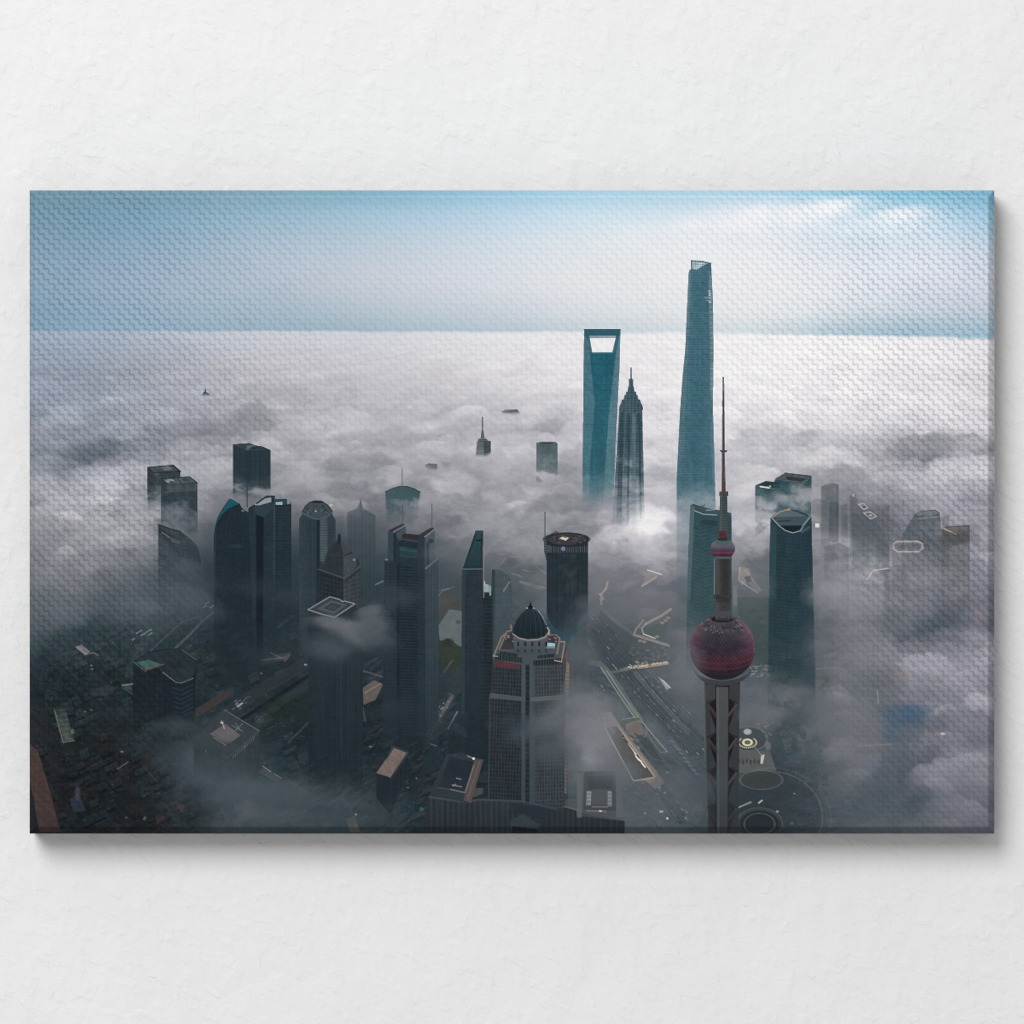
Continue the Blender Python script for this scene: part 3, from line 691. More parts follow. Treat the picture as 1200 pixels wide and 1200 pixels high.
face([(727, 486), (731, 480), (728, 640), (721, 640)], (48, 70, 80), h=(3, .2, 0), v=(2, .2, -.04)); face([(736, 484), (738, 484), (737, 640), (733.5, 640)], (38, 60, 72), a=.8)
face([(741, 484), (745, 484), (745.5, 640), (741, 640)], (92, 116, 126), a=.7, h=(3, .15, 0)); face([(748, 484), (750, 484), (753, 640), (750, 640)], (42, 64, 76), a=.8)
line([(739.5, 431), (739.5, 446)], 1.0, (72, 90, 104), own=True)

begin('printed_skyscraper', 'tallest twisting glass tower with a notched open crown', [(574, 1), (588, .82), (600, .45), (620, .28), (690, .15), (730, 0)], 9)
face([(810, 305.5), (822, 306), (833.4, 308.5), (834.3, 330), (835.5, 352), (836, 410), (835.4, 480), (837, 530), (838.4, 585), (838, 740), (793, 740), (793, 560), (794.5, 530), (797, 480), (800, 440), (803, 410), (805.5, 352), (807, 320), (808, 316.5), (810.6, 315)], (66, 107, 123), (62, 104, 118), h=(3.0, .06, 0))
face([(811, 306.5), (822, 307), (830, 308.5), (822, 312.5), (817, 316), (811.5, 315)], (150, 172, 182), h=(2.2, .3, .1), v=(2, .3, 0)); line([(810.4, 315), (810.2, 305.5), (822, 306), (833.4, 308.5)], 1.0, (58, 96, 114))
face([(807, 320), (809.5, 318), (808.5, 352), (806.5, 410), (803, 480), (801, 560), (793, 560), (794.5, 530), (797, 480), (803, 410), (805.5, 352)], (104, 130, 142), (80, 116, 130), h=(3.0, .2, 0), a=.6)
face([(831, 315), (834.3, 330), (836, 410), (835.4, 480), (832.5, 480), (832, 400), (830.5, 352)], (110, 140, 152), h=(2.4, .35, 0), a=.75)
for x, y in ((831, 341), (832, 344), (831.5, 346), (832, 354)): ell(x, y, 1.3, .9, (206, 216, 220), .8)
line([(826, 348.5), (834, 349.5)], 1, (170, 190, 198), .7); line([(828, 352), (834, 352)], .9, (150, 176, 186), .6)
face([(812, 330), (826, 330), (826, 560), (808, 560)], (48, 98, 118), a=.35, h=(3, .08, 0))
face([(835.4, 480), (837, 530), (838.4, 585), (836, 585), (832, 500)], (98, 130, 140), a=.5)

# -- left group
begin('printed_skyscraper', 'left of two flat-topped office slabs with a dark rim', [(568, 1), (585, .6), (600, .2), (615, 0)], 16)
face([(173, 547.6), (203, 545.3), (211.6, 552.5), (211.6, 640), (173, 640)], (52, 62, 70), (60, 72, 78), v=(2.4, .10, 0)); face([(173, 547.6), (203, 545.3), (211.6, 552.5), (180, 554)], (66, 76, 82), cell=0, tex=14)
ell(195, 549, 6, 2.6, (112, 120, 126), .7, own=False); ell(190, 550, 2, 1.4, (60, 68, 74), .8, own=False)
line([(173, 547.6), (203, 545.3), (211.6, 552.5), (180, 554)], 1.2, (30, 40, 47), closed=True); line([(173.3, 548), (173.3, 580)], 1, (34, 44, 52)); face([(173, 549), (180, 554), (180, 600), (173, 600)], (44, 54, 62), a=.5)
begin('printed_skyscraper', 'right of two flat-topped office slabs with pale roof plant', [(590, 1), (610, .65), (630, .35), (655, .1), (680, 0)], 18)
face([(188.5, 561), (202, 559.5), (222, 558.6), (231.3, 566), (231.3, 700), (188.5, 700)], (48, 62, 70), (58, 74, 80), v=(2.2, .14, 0), h=(4, .04, 0)); face([(188.5, 561), (202, 559.5), (222, 558.6), (231.3, 566), (197, 568.2)], (74, 84, 90), tex=16)
ell(199, 563.5, 5, 2.2, (150, 154, 156), .7, own=False); ell(201, 565, 2, 1.2, (40, 48, 54), .8, own=False); line([(208, 560.5), (213, 566)], 1, (48, 58, 64)); ell(218, 562, 5, 2, (56, 66, 72), .8, own=False)
line([(188.5, 561), (222, 558.6), (231.3, 566), (197, 568.2)], 1.1, (34, 46, 53), closed=True); line([(231, 566), (231, 620)], 1, (34, 46, 54)); face([(196, 568), (231, 566.3), (231, 575), (196, 577)], (78, 90, 96), a=.5, v=(2.2, .3, 0))
begin('printed_skyscraper', 'slant-topped dark tower fading into low cloud', [(645, .95), (668, .8), (690, .4), (712, 0)], 20)
face([(185.3, 614.6), (198, 619), (212, 623), (224, 632), (232, 641), (238, 668), (239, 730), (185.3, 730)], (48, 60, 68), (44, 58, 66), v=(2, .12, 0), h=(4, .08, .2)); line([(185.3, 614.6), (198, 619), (212, 623)], 1.1, (34, 44, 50))
face([(186, 617), (200, 627), (200, 632), (186, 624)], (44, 50, 56), a=.9); line([(190, 624), (199, 630)], 1.3, (118, 122, 126), .8); face([(200, 630), (212, 634), (211, 638), (201, 635)], (88, 98, 104), a=.6)
begin('printed_skyscraper', 'dark square tower whose foot is lost in cloud', [(555, 1), (567, .85), (577, .25), (590, 0)], 10)
face([(273, 521), (280, 520), (292, 519.2), (299, 522), (307, 523), (317, 527.5), (317, 600), (273, 600)], (38, 52, 62), (42, 58, 68), v=(3.1, .07, 0)); face([(273, 521), (292, 519.2), (299, 522), (307, 523), (317, 527.5), (305, 528.2), (288, 527.5)], (50, 66, 74))
ell(294, 523.5, 5, 2, (96, 112, 118), .7, own=False); ell(297, 525, 3, 1.6, (32, 46, 54), .9, own=False); line([(300, 524), (314, 528)], .9, (34, 48, 56)); face([(288, 524), (292, 523), (292, 528), (288, 528)], (86, 104, 110), a=.6, own=False)
begin('printed_skyscraper', 'bow-fronted dark tower with a turquoise glass corner', [(700, 1), (730, .75), (770, .45), (800, .2), (830, 0)], 20)
face([(250.5, 840), (250.5, 628), (252, 618), (255, 606), (260, 597), (268, 585), (271, 584.4), (281, 591), (284, 596), (290, 600), (301, 600), (306, 606), (306, 840)], (31, 44, 53), (30, 42, 50), h=(3.2, .05, 0), v=(5, .05, 0))
face([(253.5, 615), (256, 605), (261, 596.5), (268.5, 585), (271, 584.4), (281, 590.5), (274, 593), (267, 597), (260, 604), (256, 611)], (22, 88, 100), (26, 74, 88)); line([(253.5, 615), (260, 604), (268, 596.5), (281, 590.8)], 1.2, (24, 40, 50), .8); ell(284.5, 598.5, 2, 1.2, (110, 122, 128), .8)
line([(289.6, 566), (289.6, 594)], 1.1, (44, 60, 70), own=True); line([(252.5, 618), (251.2, 700)], 1, (52, 70, 80), .7)
ell(277, 640, 9, 2.5, (46, 62, 72), .5, own=False)
begin('printed_skyscraper', 'dark glass tower with a tilted pale skylight frame on top', [(700, 1), (730, .7), (775, .35), (800, 0)], 20)
face([(291, 596), (297, 592), (312, 581.5), (322, 581.5), (322, 830), (300, 830)], (37, 52, 61), (36, 50, 58), h=(3.4, .05, 0)); face([(300, 603), (309, 606), (308, 830), (301, 830)], (23, 33, 41)); face([(296, 594), (322, 589), (322, 594), (309, 606), (300, 602)], (44, 62, 72))
face([(300, 591.8), (311, 584), (318, 582.7), (318, 588.2), (303, 592.3)], (140, 152, 158)); line([(292, 596), (312, 581.6), (322, 581.6)], 1.3, (28, 40, 48)); line([(318, 582), (321, 588)], 1, (36, 50, 58)); ell(299.5, 591, 1.3, 1, (180, 186, 190), .8)
face([(320.5, 590), (323, 590), (323.5, 690), (321, 690)], (68, 86, 94), a=.5, h=(3, .4, 0))
begin('printed_skyscraper', 'dark slab beside the skylight tower with a green roof box', [(690, .95), (720, .6), (760, .2), (790, 0)], 20)
face([(322, 585), (336, 584.4), (336.5, 591), (340, 590.5), (341, 587), (341.6, 592), (341.6, 820), (322, 820)], (31, 47, 55), (38, 52, 60), h=(3.4, .10, 0)); face([(322, 585), (336, 584.4), (336, 591), (322, 592)], (40, 74, 76)); face([(323, 588.6), (331, 588), (331, 591.5), (323, 592)], (150, 162, 166), v=(2, .3, 0)); line([(322.5, 592), (341, 592)], 1, (26, 38, 44))

# -- centre-left
begin('printed_skyscraper', 'faint grey slab drowned in haze behind the domed tower', [(585, .30), (610, .5), (700, .4), (760, 0)], 30)
face([(407, 600), (418, 596), (421, 590), (422.2, 585), (424, 590), (426, 596), (440, 604), (440, 790), (407, 790)], (52, 68, 76), v=(4.4, .18, 0)); line([(423, 584), (423, 600)], 1.4, (44, 60, 70), .7)
face([(392, 606), (402, 604), (404, 780), (392, 780)], (60, 76, 84), a=.5)
begin('printed_skyscraper', 'rounded green tower top with a thin mast in cloud', [(585, 1), (592, .8), (600, .45), (612, .25), (640, 0)], 14)
face([(451.4, 576.5), (458, 573), (468, 570), (477, 570), (486, 573), (492.4, 576.5), (490, 600), (488, 660), (454, 660), (452.5, 600)], (64, 88, 94), (92, 112, 116), h=(3, .05, 0)); face([(451.4, 576.5), (458, 573), (468, 570), (477, 570), (486, 573), (492.4, 576.5), (489.5, 590), (470, 585), (453, 584)], (60, 88, 94), a=.8)
line([(451.4, 576.5), (458, 573), (468, 570), (477, 570), (486, 573), (492.4, 576.5)], 1, (44, 62, 68)); line([(471.3, 549), (471.3, 572)], .9, (84, 92, 98), .9, own=True)
begin('printed_skyscraper', 'octagonal tower with a domed crown of small windows', [(690, .95), (720, .7), (770, .25), (800, 0)], 20)
face([(350.5, 608), (354, 603), (354, 599), (358, 593), (363, 588.5), (370, 586.8), (377, 587.5), (384, 592), (389.4, 599), (390, 605), (393, 609), (393, 820), (350.5, 820)], (50, 65, 73), (42, 56, 64), h=(3.2, .05, 0))
face([(351, 612), (358, 606), (359, 820), (350.5, 820)], (48, 64, 72), h=(3.2, .1, 0)); face([(359, 608), (371, 610), (371, 820), (359, 820)], (43, 57, 66), v=(6, .1, 0)); face([(371, 609), (375, 609), (375, 820), (371, 820)], (28, 40, 48)); face([(375, 609), (384, 606), (384, 820), (375, 820)], (70, 84, 91), h=(3.1, .22, 0)); face([(384, 606), (390, 604), (393, 609), (393, 820), (384, 820)], (48, 62, 70), h=(3.1, .1, 0))
face([(354, 600), (358, 593), (363, 588.5), (370, 586.8), (377, 587.5), (384, 592), (389.4, 599), (383, 604), (372, 607), (360, 604)], (62, 76, 84))
for k in range(30):
    th = rnd.uniform(.1, math.pi - .1); q = rnd.uniform(.35, .95)
    ell(371.5 - 16 * math.cos(th) * q, 604 - 14 * math.sin(th) * q, 1.1, .9, rnd.choice([(30, 40, 48), (30, 40, 48), (112, 122, 126), (104, 78, 76)]), .5, own=False)
line([(354, 600), (358, 593), (363, 588.5), (370, 586.8), (377, 587.5), (384, 592), (389.4, 599)], 1.2, (40, 50, 58)); line([(366, 588.5), (378, 588.5)], 1.6, (28, 36, 44)); line([(354, 601), (362, 605.5), (372, 608.5), (384, 605), (390, 600)], 1, (88, 100, 106)); ell(388, 592, 2.4, 1.2, (206, 190, 164), .9); ell(370, 599, 1, 1, (196, 204, 206), .8)
begin('printed_skyscraper', 'brownish tower with a steep pyramid roof and finial', [(700, .95), (730, .65), (770, .2), (800, 0)], 20)
face([(373, 668), (375.5, 656.5), (379, 661), (383, 648), (390, 640), (395, 633), (396.4, 628), (397.7, 625.6), (399.2, 628), (400, 633), (405, 640), (412, 646), (416, 652), (417.5, 658), (419, 652.5), (421, 660), (422.5, 664), (422.5, 820), (372, 820)], (46, 55, 63), (42, 52, 60))
face([(397, 631), (403, 650), (383.5, 648)], (46, 50, 58)); face([(397.6, 631), (413, 646), (403, 650)], (66, 70, 76)); face([(382, 651), (403, 652), (404, 677), (381, 664)], (44, 53, 61), h=(3, .1, .1)); face([(403, 652), (416, 648), (418, 664), (404, 677)], (64, 74, 80), h=(3, .12, -.3))
face([(372.5, 667), (403, 677.5), (403, 820), (372, 820)], (38, 47, 55), h=(5.2, .2, .22), v=(4.6, .13, 0)); face([(403, 677.5), (422.5, 663), (422.5, 820), (403, 820)], (58, 66, 73), h=(5.2, .15, -.3), v=(4.6, .16, 0))
line([(372.5, 667), (403, 677.5), (422.5, 663)], 1.2, (84, 88, 92), .8); line([(373, 671), (403, 682), (422, 667.5)], 2, (34, 38, 44), .7); line([(403, 650), (403.5, 760)], .9, (84, 90, 94), .6); line([(397.6, 627), (397.6, 636)], 3, (30, 40, 48), own=True); ell(415, 656, 1.6, 1.4, (140, 150, 152), .7)
begin('printed_skyscraper', 'twin-finned dark tower with two thin masts', [(790, 1), (830, .85), (855, .5), (880, .15), (900, 0)], 12)
face([(450.6, 657), (455, 655), (455, 622), (472, 613.5), (475, 616), (475, 626), (492, 627), (506, 618), (509.6, 620), (509.6, 655), (513, 654), (514.5, 900), (448, 900)], (44, 58, 68), (36, 49, 59))
face([(450.6, 657), (498, 667), (499, 900), (448, 900)], (40, 54, 63), (34, 47, 56), h=(3.6, .10, .05)); face([(467, 660), (490, 664), (489, 900), (467, 900)], (36, 48, 56), (30, 42, 50), h=(3.6, .30, .05), a=.9); face([(465, 660), (468, 660), (468, 900), (465, 900)], (26, 36, 44), a=.7)
face([(498, 667), (513, 654), (514.5, 900), (499, 900)], (60, 74, 82), (40, 54, 64), v=(2.8, .2, 0)); line([(498.5, 666.5), (513, 654.5)], 1.3, (132, 136, 138), .8)
face([(455, 622), (465, 624), (465, 658), (455, 656)], (52, 67, 77)); face([(461, 624), (465, 625), (465, 660), (461, 658)], (30, 42, 52), a=.8); face([(455, 622), (472, 613.5), (475, 616), (461, 623.5)], (58, 52, 56)); line([(461, 623.5), (475, 615.8)], 1.2, (150, 156, 160), .8); face([(464, 625), (475, 617), (475, 628), (466, 632)], (64, 80, 88))
face([(466, 630), (490, 634), (490, 663), (466, 659)], (34, 48, 56)); face([(468, 640), (489, 643), (489, 660), (468, 657)], (44, 76, 78), (36, 54, 60), h=(7, .25, .1)); face([(473, 625), (492, 627), (490, 632), (470, 629)], (50, 44, 48)); line([(466, 631), (490, 635)], 1.2, (90, 96, 100), .6); ell(468.5, 632.5, 1.5, .8, (120, 84, 76), .6)
face([(490, 627), (498, 629), (498, 667), (490, 663)], (42, 56, 66)); face([(498, 629), (509.6, 620), (509.6, 657), (498, 666)], (78, 92, 100), (62, 76, 84)); face([(490, 627), (506, 617.8), (509.6, 620), (498, 629)], (58, 54, 58)); line([(498, 629), (509.6, 620)], 1.1, (150, 158, 162), .8)
face([(499.5, 637), (503, 634), (503, 660), (499.5, 663)], (46, 60, 70)); ell(505, 634, 3, 2.4, (40, 50, 58), .7, own=False); ell(453, 656, 1.8, 1, (130, 142, 146), .8)
line([(472.2, 592), (472.2, 615)], 1.0, (70, 80, 88), .9, own=True); line([(506.2, 591), (506.2, 619)], 1.0, (74, 82, 90), .9, own=True)

# -- drum tower and its neighbours
wisp(520, 648, 26, 10, 112, .35)
begin('printed_skyscraper', 'drum-shaped tower with a cogged crown and arched curtain wall', [(690, .95), (735, .8), (770, .6), (810, .35), (850, 0)], 22)
face([(639, 632), (644, 627), (655, 624.6), (668, 624.6), (680, 627.5), (689, 634), (689, 660), (689.5, 850), (641, 850), (641, 660), (639, 650)], (46, 60, 67), (70, 82, 88))
face([(641, 648), (689, 648), (689.5, 850), (641, 850)], (38, 52, 60), (74, 84, 90), v=(3.4, .05, 0)); face([(641, 648), (662, 650), (662, 745), (648, 735), (641, 722)], (33, 46, 54), v=(3.2, .07, 0))
face([(641, 718), (646, 731), (654, 739), (662, 742), (671, 739), (680, 729), (689, 714), (688, 724), (676, 742), (668, 757), (658, 758), (650, 752), (641, 736)], (36, 86, 98), (36, 78, 92), a=.75)
face([(641, 648), (688, 648), (688, 712), (680, 729), (671, 739), (662, 742), (654, 739), (646, 731), (641, 718)], (36, 49, 56), (44, 54, 62), v=(5, .09, 0), h=(3.4, .03, 0), tex=8)
for k in range(40):
    ell(668 + rnd.gauss(0, 5), 672 + rnd.gauss(0, 16), 2.4, 3.2, (84, 92, 84), .13, own=False, soft=2)
face([(638.5, 637), (689, 636), (689, 648), (652, 650), (639, 650)], (40, 48, 56), v=(2.5, .35, 0))
for k in range(19): line([(641 + k * 2.6, 640 + 1.5 * math.sin(k * .17)), (641 + k * 2.6, 647)], .9, (98, 110, 116), .7)
ell(664, 632, 25, 7.4, (62, 60, 64)); ell(664, 632, 25, 7.4, (38, 42, 48), ring=1.4); face([(655, 631), (659, 629), (667, 630), (663, 633.5)], (228, 212, 186)); ell(660, 643, 2.3, 2.3, (128, 148, 178), .95); ell(660, 643, 1.2, 1.2, (84, 104, 148), .8)
for k in range(34):
    ell(664 + rnd.uniform(-22, 22), 632 + rnd.uniform(-5, 5), 1.4, .7, rnd.choice([(34, 38, 44), (110, 108, 106), (42, 48, 54)]), .6, own=False)
for a0, b0 in (((646, 626), (652, 623)), ((652, 623), (656, 626)), ((672, 625), (678, 628)), ((641, 630), (650, 634))): line([a0, b0], 1.2, (58, 62, 66), own=True)
line([(638.6, 600), (638.6, 648)], 1.1, (66, 78, 84), .95, own=True); face([(637, 630), (640.5, 630), (641, 660), (638, 648)], (64, 74, 80), h=(3, .4, 0)); ell(643, 643, 3, 4.5, (92, 98, 102), .5, own=False)
face([(670, 745), (690, 730), (690, 850), (666, 850), (664, 758)], (86, 92, 98), a=.6, v=(3, .06, 0))
begin('printed_skyscraper', 'thin wedge of hazy glass tower behind the sloping tower', [(690, .9), (730, .7), (760, .4), (790, 0)], 16)
face([(576.4, 668), (585, 667), (592, 672), (598, 678), (600, 690), (600, 800), (576, 800)], (68, 84, 90), (62, 78, 86), h=(3.2, .04, 0)); face([(576.4, 668), (580, 667.5), (580, 800), (576, 800)], (44, 60, 66)); line([(590, 693), (597, 682)], 1.4, (150, 146, 142), .7)
begin('printed_skyscraper', 'narrow ribbed slab with a bright roof hut between two towers', [(780, 1), (830, .8), (880, .4), (920, .1)], 16)
face([(565, 693), (577, 693), (578, 910), (565, 910)], (36, 47, 54), (34, 44, 52), h=(4.4, .22, .05)); face([(567, 684), (573, 685), (573.4, 694), (567, 694)], (146, 168, 166)); face([(567, 681), (568.4, 681), (568.4, 686), (567, 686)], (196, 176, 156)); face([(573.5, 686), (575.5, 687), (575.5, 698), (573.5, 698)], (128, 150, 152))
begin('printed_skyscraper', 'slim dark tower with a steep sloping glass top', [(800, 1), (860, .9), (900, .5), (930, .2)], 14)
face([(557.5, 622), (566, 621.6), (566, 667), (566.5, 900), (540.5, 900), (541.4, 668), (543.5, 663)], (42, 56, 65), (33, 45, 54), h=(3.3, .04, 0)); face([(557.5, 622), (566, 621.6), (565, 666), (542.5, 666)], (34, 52, 60)); face([(558.5, 626), (563.6, 626), (563, 663), (545.5, 664)], (40, 74, 80), (38, 58, 66)); face([(558, 632), (564.5, 632), (564.5, 634.5), (557.4, 634.5)], (26, 40, 48)); face([(557.5, 622), (566, 621.6), (566, 626), (556.8, 626)], (44, 72, 78))
line([(542, 667), (565, 666.6)], 1.4, (88, 108, 116), .9); line([(566.7, 640), (566.9, 700)], 1.1, (150, 136, 128), .75); face([(541.3, 668), (545, 668), (544, 900), (540.5, 900)], (56, 72, 82), a=.5)
face([(530, 846), (541, 836), (566, 842), (574, 860), (574, 905), (526, 890), (524, 852)], (34, 46, 54), (28, 40, 48), a=.9, own=True, h=(5, .05, .2)); line([(536, 834), (525, 854)], 1.2, (140, 150, 154), .8); 
for k in range(8): line([(530 + k * 2, 846 + k), (534 + k * 2, 858 + k)], .6, (84, 100, 106), .45)

begin('printed_skyscraper', 'square tower capped by a pale outlined diamond roof', [(735, 1), (760, .85), (880, .85), (912, .4), (930, 0)], 16)
face([(361, 714), (386.5, 699), (416, 707.5), (422, 720), (425.3, 745), (425.3, 940), (361, 940)], (40, 55, 63), (29, 39, 47), v=(9, .04, 0)); face([(399, 720), (425.3, 730), (425.3, 940), (399, 940)], (38, 52, 60), (33, 43, 52), a=.8, v=(4, .05, 0)); line([(399.3, 760), (399.3, 880)], .8, (66, 78, 84), .5)
for k in range(34):
    ell(rnd.uniform(364, 420), rnd.uniform(760, 900), 3, 4, (38, 52, 50), .15, own=False, soft=3)
face([(361, 714.5), (386.5, 699.3), (416, 707.6), (392, 723.5)], (56, 66, 72)); face([(371, 713.6), (388, 703.5), (407, 708.5), (391, 719.5)], (76, 86, 90)); face([(379, 712.6), (389, 706.5), (401, 709.5), (391, 716.5)], (52, 62, 68)); ell(390, 711.6, 5, 2.4, (62, 74, 78), .8, own=False)
line([(361, 714.5), (386.5, 699.3), (398, 702.5), (401, 705), (404, 704.4), (416, 707.6), (392, 723.5), (378, 720)], 1.15, (164, 160, 160), .85); line([(361, 714.5), (378, 720)], 1.3, (150, 148, 150), .9)
wisp(398, 732, 24, 8, 118, .95, .25); wisp(380, 728, 16, 6, 104, .6, .1); wisp(414, 745, 24, 12, 112, .8, .5); wisp(438, 718, 16, 10, 104, .7, -.2); wisp(386, 760, 22, 16, 78, .7, .2); wisp(428, 735, 18, 14, 100, .6, 0); wisp(372, 762, 10, 10, 74, .4)

wisp(212, 690, 40, 16, 78, .6, -.1); wisp(235, 720, 26, 12, 74, .45); wisp(300, 690, 30, 12, 62, .3); wisp(245, 900, 52, 24, 76, .75); wisp(320, 938, 64, 20, 80, .75); wisp(140, 838, 34, 10, 54, .45, -.2); wisp(440, 745, 24, 16, 84, .5); wisp(520, 850, 20, 12, 58, .4); wisp(470, 700, 26, 12, 74, .35); wisp(195, 880, 30, 12, 58, .5); wisp(405, 955, 50, 12, 68, .5); wisp(300, 770, 40, 14, 52, .35); wisp(225, 700, 26, 14, 84, .55, .3); wisp(215, 665, 22, 12, 92, .4); wisp(520, 800, 22, 16, 56, .35); wisp(470, 835, 24, 16, 54, .4); wisp(345, 700, 20, 14, 62, .35); wisp(680, 770, 16, 24, 96, .5, .2); wisp(690, 720, 14, 18, 104, .45)
begin('printed_low_block', 'curved low office block with a green roof corner', [(800, 1), (830, .85), (848, .4), (862, 0)], 16)
face([(156, 776), (163, 770), (176, 763), (195, 760), (212, 760), (224, 768), (232, 778), (229, 800), (228.5, 880), (155, 880)], (30, 41, 48), (26, 35, 43), h=(5, .03, 0)); face([(157, 776), (170, 766), (195, 761), (213, 761), (226, 769), (231, 780), (224, 795), (211, 800), (203, 798), (192, 790), (184, 780), (168, 786)], (38, 50, 56), tex=12)
face([(160, 776), (174, 773), (191, 779), (171, 785)], (62, 92, 90)); line([(170, 786), (192, 778.5)], 1.4, (110, 72, 72), .8); line([(157, 776), (171, 787)], 1, (92, 108, 110), .7); line([(191, 788), (206, 799.5), (212, 800.5), (226, 795)], 1.1, (104, 118, 122), .8); line([(213, 761), (224, 769), (229.5, 773)], 1.2, (86, 102, 104), .7)
for k in range(7): line([(203, 806 + k * 5.4), (212, 809 + k * 5.4), (226, 802 + k * 5.4)], .8, (64, 78, 84), .55)
ell(206, 780, 7, 4, (30, 40, 46), .6, own=False); ell(214, 786, 5, 3, (48, 60, 64), .5, own=False)
face([(142, 804), (154, 801), (155, 812), (148, 808)], (64, 88, 90), a=.6, own=False); line([(143, 803), (155, 801.5)], 1.5, (136, 132, 132), .8); line([(143, 806), (155, 813)], 1, (88, 112, 112), .6)
wisp(205, 852, 34, 10, 66, .8, -.15); wisp(170, 866, 30, 10, 50, .6)
begin('printed_low_block', 'low block with a pale square roof terrace half in fog', [(870, .9), (888, .7), (905, .25), (925, 0)], 12)
face([(226, 866), (262, 832), (304, 856), (305, 868), (302, 930), (268, 930), (228, 925)], (44, 56, 62), (48, 60, 66), v=(4, .10, 0)); face([(226, 866), (262, 832), (304, 856), (264, 888)], (58, 66, 72), tex=10); face([(246, 860), (264, 848), (282, 862), (266, 873)], (110, 104, 106), a=.85, tex=8); line([(250, 864), (264, 873)], 1.4, (140, 134, 134), .7); line([(263, 832), (303, 856)], 1.2, (112, 120, 122), .7); line([(304, 857), (266, 888)], 1, (92, 108, 108), .6); line([(260, 845), (263, 854)], 1.6, (186, 170, 140), .7); ell(260, 847, 2, 1.2, (200, 200, 190), .8)
for a0, b0 in (((272, 850), (284, 857)), ((276, 848), (281, 855)), ((284, 848), (276, 856))): line([a0, b0], .9, (124, 134, 134), .7)
for k in range(11): line([(273 + k * 2.4, 889 - k * 2.1), (274 + k * 2.4, 884 - k * 2.1)], .9, (118, 124, 122), .6)
ell(286.5, 875, 1.2, 1.8, (140, 84, 80), .7, own=False); ell(241, 880, 1.3, 1.3, (150, 84, 78), .6, own=False); wisp(238, 868, 22, 9, 68, .6, .3)
begin('printed_low_block', 'small block under a striped pale brown roof', [(930, 1), (950, .6), (965, .2)], 8)
face([(441, 906), (461, 874), (478.5, 881), (478, 905), (458, 955), (441, 935)], (32, 42, 50), (36, 46, 54), v=(3, .1, 0)); face([(441, 906), (461.5, 876), (476.5, 882), (457, 911)], (118, 104, 100), h=(3, .05, .4)); line([(457, 911), (478, 882)], 1, (150, 134, 126), .5); face([(452, 892), (459, 873), (479, 880.5), (476.5, 882), (461.5, 876.5)], (48, 62, 64)); line([(458, 913), (478, 886)], .8, (60, 70, 76), .6)

# -- domed tower in front
nt = begin('printed_domed_tower', 'ornate stone tower with a dark ribbed dome in front', [(930, 1), (960, .95)], 10)
face([(578, 770), (590, 743), (600, 738), (642, 740), (652, 744), (663.5, 752), (664, 775), (665.5, 960), (572, 960), (573, 818), (576, 800)], (66, 76, 82), (48, 58, 66))
face([(579, 772), (616, 776), (615, 958), (572, 958), (573, 818)], (46, 54, 61), (40, 48, 56), h=(4.6, .20, .06), v=(3.5, .28, -.03), cell=.16)
face([(622, 778), (660, 774), (662, 958), (622, 958)], (62, 69, 75), (54, 62, 69), h=(4.6, .16, -.04), v=(3.3, .24, .01), cell=.14)
face([(611, 772), (626, 772), (627, 958), (611, 958)], (72, 84, 90), (58, 70, 78)); face([(616, 768), (620.5, 768), (620.5, 958), (615.5, 958)], (38, 48, 56), h=(6, .3, 0))
face([(575, 812), (616, 817), (616, 822), (573, 818)], (76, 85, 90)); face([(622, 817), (661, 814), (661, 820), (622, 822)], (88, 96, 100))
face([(579, 774), (610, 777), (609, 784), (579, 781)], (84, 52, 60), tex=10); face([(584, 776), (600, 777.5), (600, 782), (584, 780)], (100, 48, 60), a=.6)
face([(578, 770), (594, 748), (648, 744), (661, 752), (660, 774), (622, 779), (612, 779), (579, 773)], (72, 82, 88), tex=6); face([(580, 766), (612, 771), (612, 777), (579, 773)], (44, 54, 60), v=(3.4, .5, 0)); face([(586, 763), (607, 766), (606, 770), (585, 767)], (42, 52, 58), v=(2.4, .4, 0)); face([(625, 774), (659, 771), (659, 778), (625, 780)], (44, 53, 58), v=(3.2, .5, 0)); face([(630, 768), (650, 766), (650, 770), (630, 772)], (44, 54, 60), v=(2.6, .4, 0))
face([(586, 761), (597, 742), (604, 741), (606, 760)], (60, 58, 64), tex=14); line([(578.5, 769), (588, 746), (592, 744)], 1.7, (178, 150, 130), .62); line([(585, 761), (594, 740), (599, 739)], 1.3, (170, 146, 130), .62); line([(578, 768.5), (583, 769)], 1.3, (180, 158, 140), .8); ell(599, 735, 1, 3, (176, 140, 116), .7)
face([(642, 745), (652, 744), (655, 748), (651, 760), (642, 757)], (60, 62, 68), tex=14); line([(652, 745), (656, 748), (653, 766)], 1.3, (190, 156, 134), .62); line([(657, 752), (662, 752), (658, 775)], 1.5, (196, 160, 138), .62); line([(650, 774), (658, 775.5)], 1.4, (190, 160, 142), .85); face([(642, 753), (651, 754), (650, 758), (641, 757.5)], (150, 196, 202)); line([(640, 759), (650, 759)], 1.6, (150, 152, 150), .8); line([(643, 744), (653, 744)], 1, (150, 130, 118), .7)
for k in range(22): ell(rnd.choice([rnd.uniform(590, 602), rnd.uniform(643, 652)]), rnd.uniform(742, 752), 1.2, .8, rnd.choice([(170, 162, 156), (40, 44, 50), (130, 96, 96)]), .6, own=False)
face([(664, 775), (667, 778), (667, 800), (664.8, 930), (661.5, 930), (662, 800)], (150, 124, 110), (104, 94, 90), a=.8, h=(4.6, .2, 0)); line([(662.5, 770), (664, 764), (664, 782)], 1.6, (150, 84, 84), .6)
line([(574, 818), (572.5, 958)], .9, (84, 96, 102), .5)
dr = begin('printed_drum', None, [(900, 1)], 0, nt)
